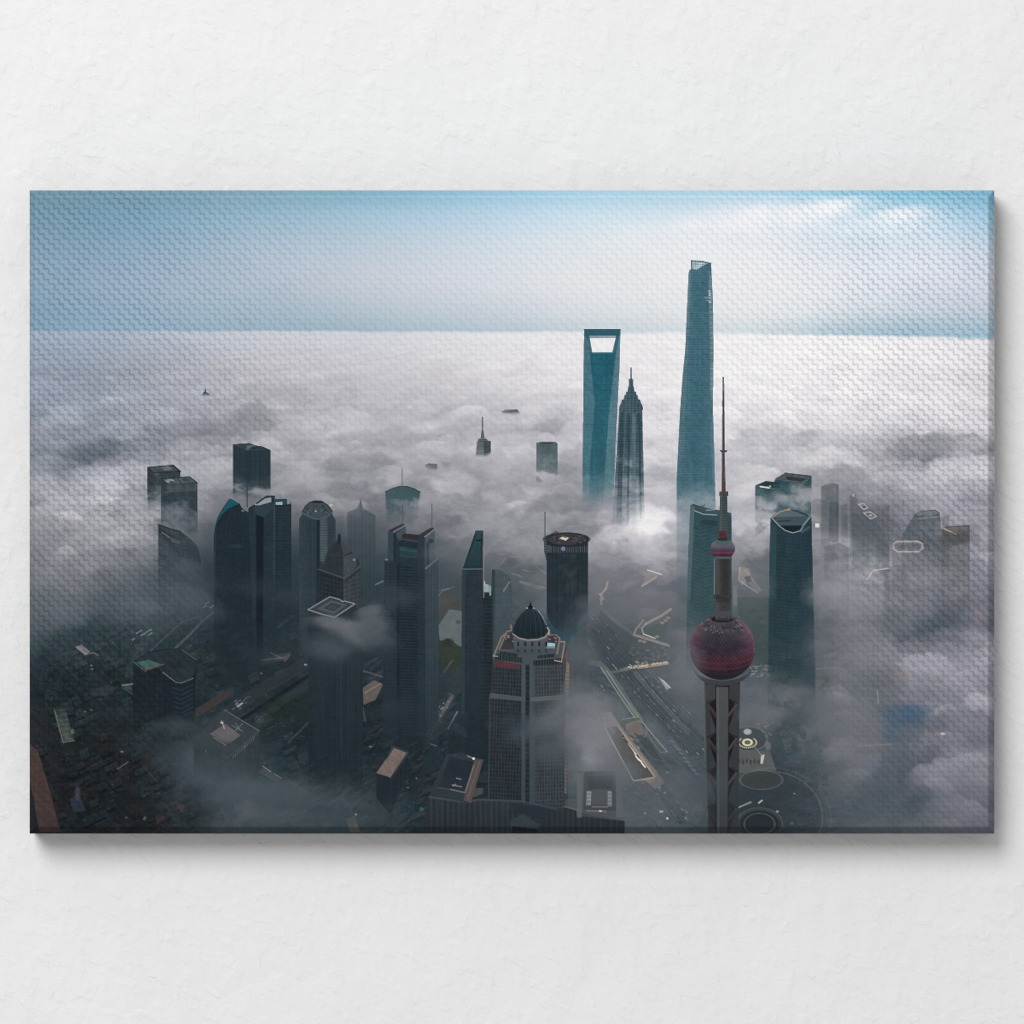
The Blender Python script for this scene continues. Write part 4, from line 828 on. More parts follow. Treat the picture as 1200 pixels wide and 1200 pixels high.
face([(601, 746), (642, 746), (640, 764), (632, 767), (611, 767), (603, 763)], (84, 94, 98), (66, 77, 84))
for k in range(5):
    face([(606 + k * 8.2, 752), (608.6 + k * 8.2, 752.3), (608.6 + k * 8.2, 757.3), (606 + k * 8.2, 757)], (36, 46, 54)); face([(606 + k * 8.2, 760.5), (608.4 + k * 8.2, 761), (608.4 + k * 8.2, 765), (606 + k * 8.2, 764.5)], (42, 52, 60), a=.7)
dm = begin('printed_dome', None, [(900, 1)], 0, nt)
face([(601, 742.5), (601.6, 736), (605, 727), (611, 719), (617, 714), (621.5, 712), (626, 713.5), (633, 719), (638.5, 727), (641.5, 735), (642.5, 741), (639, 746), (630, 749), (618, 749.6), (608, 747.4)], (34, 50, 58), (26, 39, 47))
for k in (-.86, -.6, -.3, .02, .34, .64, .88):
    q = [(621.5 + k * 20.4 * math.sin(min(t / 10 * math.pi / 2 + .08, math.pi / 2)), 713.5 + 34 * (1 - math.cos(t / 10 * math.pi / 2)) * (1 - .12 * k * k)) for t in range(11)]
    line(q, .8, (78, 94, 100) if k > .3 else (52, 68, 76), .42)
line([(631, 716), (636, 723), (640, 732)], 1.1, (150, 160, 164), .7); line([(601, 743), (608, 747.8), (618, 750), (630, 749.4), (639, 746.4), (643.5, 741)], 1.7, (150, 142, 136), .9); line([(641.5, 735.5), (643.6, 739), (642.6, 743)], 1.8, (186, 160, 144), .85)
fin = begin('printed_finial', None, [(900, 1)], 0, nt)
face([(619, 714), (618.6, 710.5), (620.4, 709.4), (620.8, 706.6), (621.6, 706), (622.6, 706.8), (622.8, 709.4), (624.4, 710.5), (624, 714)], (22, 32, 40)); ell(617.6, 712.6, 1.2, 1, (150, 158, 162), .8); ell(625.6, 712.8, 1.2, 1, (150, 158, 162), .8)
CUR['id'] = nt
wisp(645, 838, 26, 13, 96, .75, -.5); wisp(625, 858, 26, 14, 84, .55, -.3); wisp(668, 815, 24, 12, 104, .7, -.5); wisp(650, 880, 22, 26, 82, .5); wisp(600, 850, 20, 12, 62, .4)
begin('printed_low_block', 'colonnaded podium at the foot of the domed tower', [(978, 1)], 0)
face([(503, 930), (540, 939), (548, 938), (600, 939), (614, 941), (652, 949), (664, 946), (690, 955), (732, 962), (732, 979), (498, 979)], (48, 57, 64), (40, 48, 55), v=(6.4, .22, 0)); line([(503, 934), (545, 940), (560, 937), (612, 939)], 2.4, (68, 78, 84), .8); line([(612, 939), (652, 948)], 2, (64, 74, 82), .7)
face([(598, 962), (612, 954), (632, 966), (630, 974), (598, 972)], (52, 63, 71)); face([(600, 968), (630, 972), (630, 979), (600, 979)], (26, 34, 42), v=(6, .35, 0)); face([(600, 941), (640, 948), (636, 962), (612, 952), (602, 958)], (40, 49, 57))
begin('printed_low_block', 'flat block with a sunlit brown parapet beside the domed tower', [(978, 1)], 0)
face([(504, 930), (523, 884), (540, 882), (566, 890), (550, 940), (546, 941)], (48, 58, 66)); face([(514, 922), (527, 887), (556, 893), (544, 927)], (36, 45, 55), (40, 50, 60), tex=10); face([(556, 890), (566.5, 890), (552, 941), (543, 938)], (86, 78, 78)); line([(555.5, 897), (545, 929), (528, 925)], 1.5, (128, 118, 114), .8); line([(562, 892), (548, 936)], 1, (128, 112, 104), .6)
for a0, b0 in (((530, 920), (541, 922)), ((535, 912), (540, 913)), ((531, 921), (534, 919))): line([a0, b0], 1.3, (150, 146, 152), .75)
ell(555, 889, 1.7, 1.3, (255, 236, 190), .95); line([(548, 886), (553, 888)], 1.4, (140, 150, 154), .8); line([(514, 923), (527, 925)], 1.2, (76, 88, 94), .7); face([(562, 906), (572, 904), (572, 918), (560, 916)], (52, 58, 62), a=.7); face([(556, 924), (566, 923), (566, 930), (554, 935)], (86, 80, 76), a=.8)
begin('printed_low_block', 'square roof with two rows of pale plant boxes in thin fog', [(978, .9)], 0)
face([(676, 904), (728, 903), (730, 962), (676, 956)], (88, 92, 98), (74, 79, 86), a=.8); face([(685, 903), (721, 903), (722, 950), (684, 950)], (72, 78, 84), (66, 72, 80), a=.9); face([(688, 910), (719, 909), (717, 924), (690, 925)], (58, 66, 74), a=.8); face([(694, 926), (713, 926), (713, 943), (694, 943)], (84, 88, 94), a=.8)
face([(687.5, 927), (693, 927), (692.5, 944), (686.5, 944)], (132, 136, 142), h=(4.4, .25, 0)); face([(712, 927), (717, 927), (717, 945), (712, 945)], (132, 136, 142), h=(4.4, .25, 0)); line([(694, 945.5), (712, 945.5)], 1.2, (150, 150, 152), .7); line([(687, 950), (710, 951)], 1.8, (128, 120, 116), .8); ell(703.6, 950.4, 1.6, 1, (236, 206, 186), .95); line([(685, 903.5), (720, 903.5)], 1, (150, 154, 158), .5); face([(676, 906), (683, 906), (682, 958), (676, 958)], (104, 106, 110), a=.8); face([(722, 904), (728, 904), (730, 958), (722, 958)], (98, 102, 106), a=.8)
line([(661, 945), (676, 949)], 1.4, (126, 112, 106), .7); face([(663, 936), (676, 937), (676, 948), (662, 945)], (92, 90, 94), a=.6)
begin('printed_low_block', 'long ribbon-shaped roof framed by a pale walkway', [(978, 1)], 0)
face([(704, 836), (715, 833.5), (727, 850), (779.5, 917), (768, 925), (757, 915), (744, 915), (741, 914), (709, 854)], (138, 128, 120), (134, 124, 116), tex=5); face([(711, 853), (724, 851), (767, 911), (742, 914.5)], (88, 86, 88), (76, 78, 78), v=(4, .05, .8)); line([(696, 832), (709, 854), (742.5, 915), (766, 911)], 1.3, (178, 172, 166), .9); line([(724, 851), (767, 910)], 1.4, (196, 176, 142), .7); line([(726, 850), (778, 917)], .8, (104, 96, 90), .7); face([(691, 822), (704, 836), (709, 854), (700, 842)], (112, 110, 112), a=.6)
for a0, b0 in (((736, 872), (745, 884)), ((745, 886), (749, 891)), ((749, 890), (752, 893)), ((752, 894), (756, 899))): line([a0, b0], 1.9, (240, 236, 226), .95)
line([(729, 862), (742, 882)], 2.2, (58, 58, 60), .6)
for k in range(14): ell(728 + k * 2.0, 861 + k * 2.3 + rnd.gauss(0, 1), 1.3, .8, (168, 158, 150), .5, own=False)
line([(715, 853), (719, 857)], 2.4, (150, 128, 126), .6)
wisp(690, 850, 26, 32, 124, .6, .2); wisp(655, 842, 24, 12, 104, .5, -.4); wisp(735, 905, 18, 14, 108, .4); wisp(700, 862, 18, 22, 130, .45, .3); wisp(712, 900, 20, 26, 110, .35)

# -- right group
begin('printed_skyscraper', 'thin pale ghost tower between hazy blocks at the right', [(600, .5), (640, .45), (680, 0)], 26)
face([(985, 592), (993, 590), (994, 700), (985, 700)], (92, 98, 106), v=(3, .1, 0)); face([(987, 604), (994, 604), (994, 640), (987, 640)], (76, 84, 92), a=.6)
begin('printed_skyscraper', 'stepped grey ghost block between the square-framed tower and the brown-topped tower', [(625, .5), (660, .4), (700, 0)], 26)
face([(1104, 640), (1104, 606), (1112, 604), (1112, 640), (1112, 720), (1100, 720)], (100, 104, 112), h=(4, .06, 0))
begin('printed_skyscraper', 'low wide ghost block under the two pale rooftop rings', [(665, .5), (690, .4), (730, 0)], 26)
face([(1042, 664), (1062, 660), (1064, 760), (1036, 760), (1036, 668)], (92, 98, 106), v=(4, .06, 0))
begin('printed_skyscraper', 'blunt hazy block standing just right of the round-cornered glass tower', [(665, .5), (690, .4), (730, 0)], 26)
face([(966, 640), (984, 636), (995, 642), (995, 740), (966, 740)], (90, 98, 106), v=(4, .06, 0), h=(4, .05, 0))
begin('printed_skyscraper', 'wide pale slab behind the oval-ringed tower in haze', [(612, .45), (650, .45), (690, 0)], 26)
face([(1026, 612), (1040, 606), (1056, 612), (1058, 720), (1026, 720)], (96, 102, 110), h=(4, .06, 0), v=(4, .06, 0)); line([(1046, 622), (1050, 618), (1053, 622)], 1, (150, 150, 152), .6)
begin('printed_skyscraper', 'twin-roofed green block half hidden by cloud behind the round-cornered tower', [(575, 1), (592, .8), (606, .35), (625, 0)], 22)
face([(885, 569), (897, 564), (907, 564.5), (909, 560.5), (920, 554.4), (951, 558), (951, 580), (949, 640), (885, 640)], (40, 76, 82), (62, 92, 98), h=(3, .05, 0)); face([(885, 569), (897, 563.8), (914, 565.5), (913, 573), (908, 573)], (40, 62, 68)); face([(908, 561.5), (920, 554.4), (951, 558), (944, 566), (935, 567)], (78, 88, 94), h=(2.4, .25, .1)); face([(921, 558), (945, 561), (940, 564.5), (922, 562)], (44, 58, 64)); line([(886, 569.4), (908, 573), (914, 573)], 1, (110, 130, 134), .8); line([(891, 570.2), (901, 571.6)], 1.8, (236, 222, 200), .95); ell(902.5, 570, 1, 1.2, (210, 196, 176), .9); line([(920, 554.4), (951, 558)], 1, (40, 56, 62)); face([(905, 568), (920, 566), (930, 580), (912, 590)], (58, 88, 94), a=.5)
wisp(926, 588, 22, 7, 168, .85, .25); wisp(943, 578, 16, 8, 158, .6); wisp(905, 605, 26, 7, 176, .6, .2); wisp(892, 590, 12, 6, 170, .35, .3)
begin('printed_skyscraper', 'chevron-banded glass tower behind the ball tower', [(640, .95), (680, .78), (730, .5), (780, .18), (815, 0)], 20)
face([(809, 592), (812, 591), (830, 597), (840, 598), (857, 601), (857.5, 625), (858, 840), (802, 840), (805, 700), (807, 640)], (50, 82, 88), (58, 84, 88)); face([(813, 600), (825, 640), (825, 830), (803, 830), (807, 640)], (48, 78, 85), (52, 76, 82), h=(4.4, .16, .35)); face([(814, 600), (838, 602), (857, 604), (858, 830), (824, 830), (824, 640)], (46, 78, 86), (54, 78, 84), h=(4.4, .17, -.28))
face([(809, 592), (814, 594), (812, 640), (808, 720), (804, 720), (807, 640)], (100, 120, 126), a=.6); face([(814, 594), (830, 603), (856, 606), (856, 612), (814, 608)], (50, 78, 84)); face([(813, 592.5), (838, 598), (842, 601), (828, 601)], (66, 84, 90)); line([(814, 598.5), (824, 602.5), (840, 603.5)], 1.4, (160, 176, 180), .8); line([(812, 591), (830, 596.5), (843, 598.5)], 1.2, (50, 70, 78)); line([(818, 596), (826, 591.5)], 1, (60, 78, 84)); line([(828, 598), (838, 597)], 1.6, (150, 170, 176), .7)
face([(822, 609), (840, 610), (840, 616), (822, 614)], (34, 58, 66), a=.6)
begin('printed_skyscraper', 'round-cornered glass tower with a faceted crown', [(680, .97), (740, .82), (780, .5), (812, .2), (840, 0)], 24)
face([(903, 607), (906, 604), (915, 599), (924, 596.8), (931, 597.4), (945, 602), (951, 606.5), (951.5, 640), (953, 700), (956, 780), (956, 860), (899, 860), (901, 720), (902, 640)], (38, 62, 70), (42, 62, 70), h=(4.0, .06, .1)); face([(903, 612), (930, 624), (930, 860), (899, 860), (901, 720)], (38, 60, 68), (40, 62, 70), h=(4.0, .12, .14)); face([(930, 624), (951, 612), (953, 700), (956, 860), (930, 860)], (36, 58, 70), (42, 62, 70), h=(4.0, .10, -.1)); face([(903, 612), (910, 616), (909, 700), (901, 720)], (52, 90, 94), a=.45)
face([(904, 606.5), (915, 599.5), (924, 597), (931, 598), (945, 603), (950, 606), (941, 616), (913, 616)], (66, 84, 92)); face([(906, 606), (915, 600), (924, 598), (931, 599), (944, 605)], (96, 112, 120), a=.8); face([(912, 616), (941, 616), (937, 622), (929, 624), (920, 621)], (24, 36, 44)); line([(904.5, 607), (913, 616), (920, 621.5), (929, 624.5), (938, 622), (942, 615), (949, 606)], 1.2, (158, 168, 172), .9); line([(905, 606), (915, 599.4), (924, 597)], 1.2, (190, 162, 140), .9); line([(930, 598), (941, 602), (947, 605)], 1.3, (50, 66, 72), .9); ell(924.5, 597, 2.2, 1.2, (190, 150, 122), .8); line([(912, 611), (926, 610)], 1.6, (38, 54, 62), .8); line([(940, 623), (948, 618)], 3.4, (84, 104, 112), .6)
wisp(925, 812, 26, 10, 104, .8); wisp(895, 800, 14, 12, 92, .4); wisp(960, 700, 12, 26, 118, .35)
begin('printed_skyscraper', 'pale ghost of a slab with a white roof hut at the right', [(575, .5), (600, .75), (640, .5), (690, 0)], 26)
face([(962, 570), (974, 566), (983, 567.5), (983, 700), (962, 700)], (88, 96, 102), (100, 108, 114), v=(3, .05, 0)); face([(972, 588), (983, 588), (983, 640), (971, 634)], (64, 76, 84), a=.8)
face([(955.4, 613.4), (960, 613.4), (960, 618), (955.4, 618)], (228, 226, 220), fade=None)
begin('printed_skyscraper', 'hazy tower with two small pale rooftop rings', [(590, .65), (630, .7), (665, .5), (710, 0)], 26)
face([(996, 582), (999, 577), (1001, 577), (1004, 583), (1006, 590), (1018, 600), (1027, 606), (1027, 602), (1042, 592), (1042.5, 700), (996, 700)], (92, 98, 106), (86, 94, 102), h=(4, .03, 0)); face([(1026, 594), (1036, 591), (1042.5, 597), (1042.5, 690), (1026, 690)], (104, 106, 112), a=.6, v=(3, .08, 0)); face([(998, 600), (1026, 606), (1042, 640), (1040, 690), (1000, 690)], (74, 84, 92), a=.6)
for a0 in ([(1006, 591), (1012, 590), (1017, 595), (1012, 597)], [(1012, 601), (1020, 600), (1027, 605), (1020, 608)]): line(a0, 1.3, (190, 188, 188), .75, closed=True, fade=None)
ell(1013, 594, 2, 1.2, (60, 66, 74), .7, None, False); ell(1020, 604, 2, 1, (210, 206, 200), .7, None, False); ell(1000, 580, 1.6, 2.2, (196, 196, 204), .6, None, False)
begin('printed_skyscraper', 'broad grey tower with a raised square roof frame in haze', [(600, .8), (625, .85), (645, .6), (680, .3), (720, 0)], 18)
face([(1056, 630), (1066, 612), (1072, 603), (1080, 599), (1096, 597.4), (1101, 601), (1102, 608), (1104, 640), (1104, 730), (1056, 730)], (82, 92, 100), (84, 92, 100), h=(4, .03, 0)); face([(1072, 603), (1080, 599), (1096, 597.6), (1101, 601.5), (1092, 606), (1078, 607.6)], (112, 118, 124)); line([(1072, 603), (1080, 599), (1096, 597.6), (1101, 601.5), (1092, 606), (1078, 607.6)], 1.1, (74, 80, 86), .8, closed=True); line([(1076, 608), (1100, 605.4)], 1, (168, 168, 170), .7); ell(1080, 605, 2.4, 1.4, (72, 80, 86), .7, None, False)
begin('printed_skyscraper', 'tower with an oval ring on its roof in haze', [(640, .6), (670, .45), (720, .15), (750, 0)], 26)
face([(1046, 641), (1052, 634), (1078, 634), (1083, 640), (1083, 730), (1046, 730)], (112, 114, 120)); 
for r_, c_, w_ in ((0, (178, 168, 168), 1.9), (1.6, (120, 122, 126), 1.0)):
    line([(1052, 634.4 + r_), (1076, 634.4 + r_), (1081 - r_, 637.5), (1081 - r_, 643), (1076, 646.4 - r_), (1052, 646.4 - r_), (1047 + r_, 643), (1047 + r_, 637.5)], w_, c_, .85, closed=True, fade=None)
ell(1057, 641, 3.4, 2.6, (70, 76, 82), .5, None, False, soft=2); ell(1069, 641, 3, 2, (92, 98, 104), .5, None, False, soft=2); line([(1060, 637), (1063, 645)], .9, (150, 150, 150), .5, None)
begin('printed_skyscraper', 'brown-topped tower at the right edge in haze', [(630, .75), (645, .5), (690, .4), (720, .2), (745, 0)], 16)
face([(1103, 620), (1107, 617.5), (1120, 616.6), (1136.5, 615.6), (1136.5, 770), (1103, 770)], (84, 84, 88), (104, 104, 108), h=(4, .03, 0)); face([(1107, 618), (1135, 616.4), (1130, 623), (1120, 626)], (112, 104, 102)); line([(1108, 617.6), (1135.6, 616)], 1.1, (66, 68, 72), .8); line([(1106, 619.4), (1120.5, 626)], 1.7, (196, 178, 156), .9); line([(1126, 620), (1121, 625)], 1, (88, 84, 82), .7); face([(1104, 624), (1136, 622), (1136, 640), (1104, 640)], (70, 72, 76), a=.5)
CUR['id'] = 0
line([(1016, 679.5), (1023.5, 668.5), (1041, 666)], 1.4, (206, 190, 182), .85, None)

# -- ball tower
pt = begin('printed_ball_tower', 'red ball-shaped tower on columns with a tall thin spire', [(960, .95), (978, .9)], 4)
leg = begin('printed_leg_cluster', None, [(900, 1), (960, .85), (978, .8)], 8, pt)
face([(825.5, 796), (867.5, 796), (866, 860), (865, 979), (831, 979), (827, 860)], (58, 62, 64), (52, 58, 64))
face([(838, 800), (855, 800), (854, 979), (838.5, 979)], (30, 32, 37), (36, 40, 46)); face([(826, 797), (838, 797), (838.6, 979), (830, 979)], (64, 67, 68), (50, 56, 62)); face([(828, 820), (832, 820), (834, 979), (831, 979)], (52, 54, 56), a=.6); face([(855, 797), (867, 797), (865, 979), (853.6, 979)], (60, 62, 63), (50, 56, 62))
for yb in (820, 860, 900, 942):
    f_ = 1 if yb < 930 else .5
    face([(831, yb + 5), (839, yb - 1), (839, yb + 36), (832, yb + 14)], (27, 28, 33), a=.9 * f_); face([(854, yb - 1), (862, yb + 5), (860, yb + 14), (853, yb + 36)], (27, 28, 33), a=.9 * f_)
    line([(830.5, yb + 6), (839, yb + 18)], 2.4, (66, 60, 62), .9 * f_); line([(831, yb + 10), (838, yb + 21)], .9, (104, 66, 68), .6 * f_); line([(862.5, yb + 6), (854, yb + 18)], 2.4, (78, 74, 76), .9 * f_); line([(861.5, yb + 10), (854, yb + 20)], .9, (104, 60, 62), .6 * f_)
    line([(829, yb + 4), (839, yb - 1)], 1.6, (34, 34, 38), .7 * f_); line([(854, yb - 1), (864, yb + 4)], 1.6, (34, 34, 38), .7 * f_)
face([(839.5, 805), (853.6, 805), (852.6, 979), (840.4, 979)], (76, 80, 83), (62, 68, 74)); face([(839.5, 805), (842.5, 805), (843, 979), (840.4, 979)], (92, 96, 98), a=.5); face([(826, 797), (867, 797), (867, 802), (826, 802)], (40, 43, 46), a=.7)
shaft = begin('printed_shaft', None, [(978, 1)], 0, pt)
face([(838, 651), (856, 651), (856, 697), (857.5, 698), (857.5, 701), (855.5, 703), (856, 727), (838, 727), (838.4, 703), (836.5, 700), (837, 697), (837.6, 680)], (54, 56, 57), (64, 66, 69), h=(3.6, .05, 0)); face([(838, 652), (843, 652), (843, 727), (838, 727)], (84, 88, 88), a=.5); face([(846, 652), (853, 652), (853, 700), (846, 700)], (48, 48, 48), a=.6); line([(837.4, 655), (837, 697)], 1.2, (160, 162, 162), .5); face([(836.6, 697), (857.5, 697), (857.5, 701.5), (836.6, 701.5)], (60, 60, 60)); face([(855, 652), (857, 660), (857, 696), (855, 696)], (54, 74, 76), a=.6); face([(839, 696), (856, 702), (856, 706), (839, 706)], (44, 46, 48), a=.5)
face([(843.8, 577), (852.2, 577), (852.6, 600), (853.2, 632), (841.8, 632), (843.2, 600)], (58, 70, 72), (72, 82, 82), h=(3.0, .16, 0)); face([(844, 580), (846.6, 580), (846, 630), (842.6, 630)], (82, 94, 96), a=.5); face([(843, 576), (853, 576), (852.4, 580), (843.6, 580)], (72, 72, 74)); line([(843.2, 577), (843.2, 581)], 1, (96, 104, 108)); line([(853, 576), (853, 581)], 1, (60, 56, 60))
face([(842, 622), (851.4, 622), (852.6, 630), (841, 630)], (88, 54, 56)); line([(843.5, 624), (845.5, 629), (847.5, 624), (849.5, 629)], 1, (60, 36, 42), .8); ell(847, 631.5, 6.5, 1.8, (36, 36, 40))
sp = begin('printed_spire', None, [(978, 1)], 0, pt)
face([(846.8, 442), (848.2, 442), (848.6, 480), (849.2, 525), (850.2, 577), (845.6, 577), (846.2, 525), (846.4, 480)], (62, 60, 70), (78, 66, 66), h=(3.2, .15, 0)); line([(848.6, 450), (849.4, 574)], .8, (98, 90, 98), .6); face([(843.4, 527.6), (852.6, 527.6), (851.4, 530), (844.8, 530)], (70, 66, 72)); face([(845.4, 565), (850.4, 565), (850.4, 577), (845.4, 577)], (92, 60, 60), a=.7); line([(847.4, 470), (847.4, 476)], 2.4, (62, 62, 72)); ell(847.6, 442.5, .9, 1, (66, 60, 70))
ub = begin('printed_ball', None, [(978, 1)], 0, pt)
def shade_small(x, y, c):
    r = (y - 643) / 12.5
    t = np.clip((x - 847) / 14.5, -1, 1)
    k = np.stack([np.interp(r, [-1, -.5, -.15, .1, .22, .38, .5, .62, 1], q) for q in ([92, 92, 98, 66, 70, 116, 84, 58, 46], [100, 100, 84, 72, 54, 58, 48, 44, 44], [104, 104, 100, 86, 76, 86, 60, 54, 50])], -1)
    e = np.clip((np.abs(t) - .72) / .28, 0, 1)[..., None]
    s = np.clip(.15 - (y - 640) / 14, 0, 1)[..., None]
    return k + e * s * 62 + (GR[bbox([(847 - 14.5, 643 - 12.5), (847 + 14.5, 643 + 12.5)], 3)][..., None]) * 8
ell(847, 643, 14.4, 12.2, (90, 80, 90), shade=shade_small); ell(847, 634.5, 8.6, 4.6, (76, 90, 92), .75); ell(847, 632, 6, 2, (38, 40, 44), .8); face([(838, 652), (856, 652), (856, 655), (838, 655)], (84, 92, 92))
bb = begin('printed_ball', None, [(978, 1)], 0, pt)
def shade_big(x, y, c):
    nx, ny = (x - 846.5) / 38.3, (y - 758.5) / 38.5
    nz = np.sqrt(np.clip(1 - nx * nx - ny * ny, 0, 1))
    lat = ny * .93 + nz * .36                    # seen a little from above
    lat2 = np.clip((-ny * .93 + nz * .36), -1, 1)
    R_ = np.interp(lat2, [-1, -.62, -.45, -.3, -.1, .05, .2, .4, .6, .75, .9, 1], [38, 40, 48, 64, 72, 62, 54, 52, 60, 66, 70, 64])
    G_ = np.interp(lat2, [-1, -.62, -.45, -.3, -.1, .05, .2, .4, .6, .75, .9, 1], [36, 35, 36, 40, 42, 44, 44, 48, 56, 64, 70, 64])
    B_ = np.interp(lat2, [-1, -.62, -.45, -.3, -.1, .05, .2, .4, .6, .75, .9, 1], [42, 43, 46, 50, 52, 56, 58, 58, 63, 68, 73, 68])
    k = np.stack([R_, G_, B_], -1)
    side = np.clip((np.abs(nx) - .45) / .5, 0, 1)[..., None] * np.clip(.55 - ny, 0, 1)[..., None]
    k += side * np.array([54, 30, 36.])
    lon = np.arctan2(nx, nz * .93 + ny * .36)
    tri = np.cos(lon * 46) * np.cos(lat2 * 44)
    k *= (1 + .11 * tri + .03 * np.cos(lat2 * 34) + .16 * GR[bbox([(846.5 - 38.3, 758.5 - 38.5), (846.5 + 38.3, 758.5 + 38.5)], 3)])[..., None]
    edge = np.clip((-nx - .62) / .34, 0, 1)[..., None] * np.clip((ny + .05) * 3, 0, 1)[..., None]
    k = k * (1 - edge * .75) + np.array([48, 50, 53.]) * edge * .75
    return k
ell(846.5, 758.5, 38.3, 38.5, (90, 60, 70), shade=shade_big)
for dy_, c_ in ((6, (92, 60, 70)), (14, (122, 78, 84)), (21, (108, 72, 78)), (27, (84, 58, 66))):
    w_ = 38.3 * math.sqrt(max(0, 1 - (dy_ / 38.5) ** 2))
    line([(846.5 + w_ * math.cos(t * math.pi / 16), 758.5 + dy_ - 4 + 9 * math.sin(t * math.pi / 16)) for t in range(17)], .8, c_, .28)
ell(846.5, 725.5, 12.4, 4.0, (26, 26, 32)); face([(838, 716), (856, 716), (855.5, 727), (838.5, 727)], (72, 74, 77)); ell(847, 726.6, 9, 2.0, (46, 48, 52), .8)
for k in range(120):
    th, q = rnd.uniform(0, 2 * math.pi), rnd.uniform(1.15, 2.2)
    x, y = 846.5 + 12.5 * q * math.cos(th), 727.5 + 5.4 * q * (math.sin(th) + .25)
    if math.hypot((x - 846.5) / 37, (y - 758.5) / 37) < 1 and y > 722:
        b = rnd.choice([(36, 34, 42), (36, 34, 42), (150, 130, 138), (120, 104, 112)]); line([(x, y), (x + .12 * (x - 846.5), y + 1.2)], .9, b, .6)
for s in (-1, 1):
    for k in range(16):
        th = .35 + k * .055; ell(846.5 + s * 37.2 * math.sin(th * 1.45), 758.5 - 37.4 * math.cos(th * 1.45), 1.0, .8, (170, 140, 150), .22, own=False)
rg = begin('printed_ring_deck', None, [(978, 1)], 0, pt)
face([(813, 783), (818, 790), (828, 795), (846, 797.6), (864, 795), (875, 790), (880, 784), (880, 788), (872, 797), (862, 802), (846, 804), (830, 802), (820, 796), (814, 789)], (70, 75, 78), (58, 62, 66)); line([(813, 783.5), (818, 790), (828, 795), (846, 797.6), (864, 795), (875, 790), (880, 784.5)], 1, (96, 100, 102), .7)
wisp(805, 790, 16, 30, 108, .5); wisp(890, 690, 12, 16, 112, .3); wisp(960, 760, 14, 30, 108, .45); wisp(985, 690, 22, 18, 148, .55, -.2); wisp(1010, 860, 30, 24, 112, .5); wisp(900, 838, 26, 12, 112, .5); wisp(790, 930, 26, 20, 96, .45); wisp(960, 830, 20, 18, 106, .5); wisp(825, 925, 20, 22, 80, .3); wisp(846, 985, 40, 12, 62, .5); wisp(880, 835, 16, 12, 104, .35)
CUR['id'] = 0
# ===SCENE===
# ------------------------------------------------------------------
# 2. THE PLACE: a stretched canvas hung on a white plaster wall
# ------------------------------------------------------------------
import bpy

scene = bpy.context.scene
col_main = scene.collection
MM = 0.001                       # one picture unit is one millimetre
DEPTH = 66.0                     # how far the canvas front stands off the wall
BEV = 8.0                        # width of the turned-over edge
GAIN = 1.135                      # light falling on the canvas; the ink is this much darker than it looks

def lin(c):
    c = np.clip(c, 0, 255) / 255.0
    return np.where(c <= .04045, c / 12.92, ((c + .055) / 1.055) ** 2.4)

# the printer's own sharpening, and a little ink grain
def soften(A):
    k = np.array([.13, .74, .13])
    B = np.pad(A, ((1, 1), (1, 1), (0, 0)), 'edge')
    B = B[:-2] * k[0] + B[1:-1] * k[1] + B[2:] * k[2]
    return B[:, :-2] * k[0] + B[:, 1:-1] * k[1] + B[:, 2:] * k[2]
SHARP = IMG + (IMG - soften(IMG)) * .9
IMG = SHARP + (fbm(XX / 2.3, YY / 2.3, 401, 2) * 2.2)[..., None]

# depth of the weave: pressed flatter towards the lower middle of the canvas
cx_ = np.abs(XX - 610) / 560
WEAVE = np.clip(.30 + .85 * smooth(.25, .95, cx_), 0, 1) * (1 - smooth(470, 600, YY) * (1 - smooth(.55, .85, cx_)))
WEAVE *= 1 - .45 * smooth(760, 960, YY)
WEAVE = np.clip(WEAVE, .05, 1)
INK = lin(IMG) / GAIN * (1 + .17 * WEAVE)[..., None]
INK = np.clip(INK, .002, .92)

XW = (XX - 600) * MM
ZW = (600 - YY) * MM
d_ = np.minimum(np.minimum(XX - X0, X1 - XX), np.minimum(YY - Y0, Y1 - YY))
t_ = np.clip(BEV - d_, -2, BEV)
DROP = np.where(t_ > 2, t_ - .0, (t_ + 2) ** 2 / 8.0)      # eased start, then a 45 degree fall
DROP = np.where(t_ <= -2, 0, DROP)
YW = -(DEPTH - DROP * 2.3) * MM

def node_math(nt, op, a, b=None, c=None):
    n = nt.nodes.new('ShaderNodeMath'); n.operation = op
    for i, v in enumerate((a, b, c)):
        if v is None: continue
        if isinstance(v, (int, float)): n.inputs[i].default_value = v
        else: nt.links.new(v, n.inputs[i])
    return n.outputs[0]

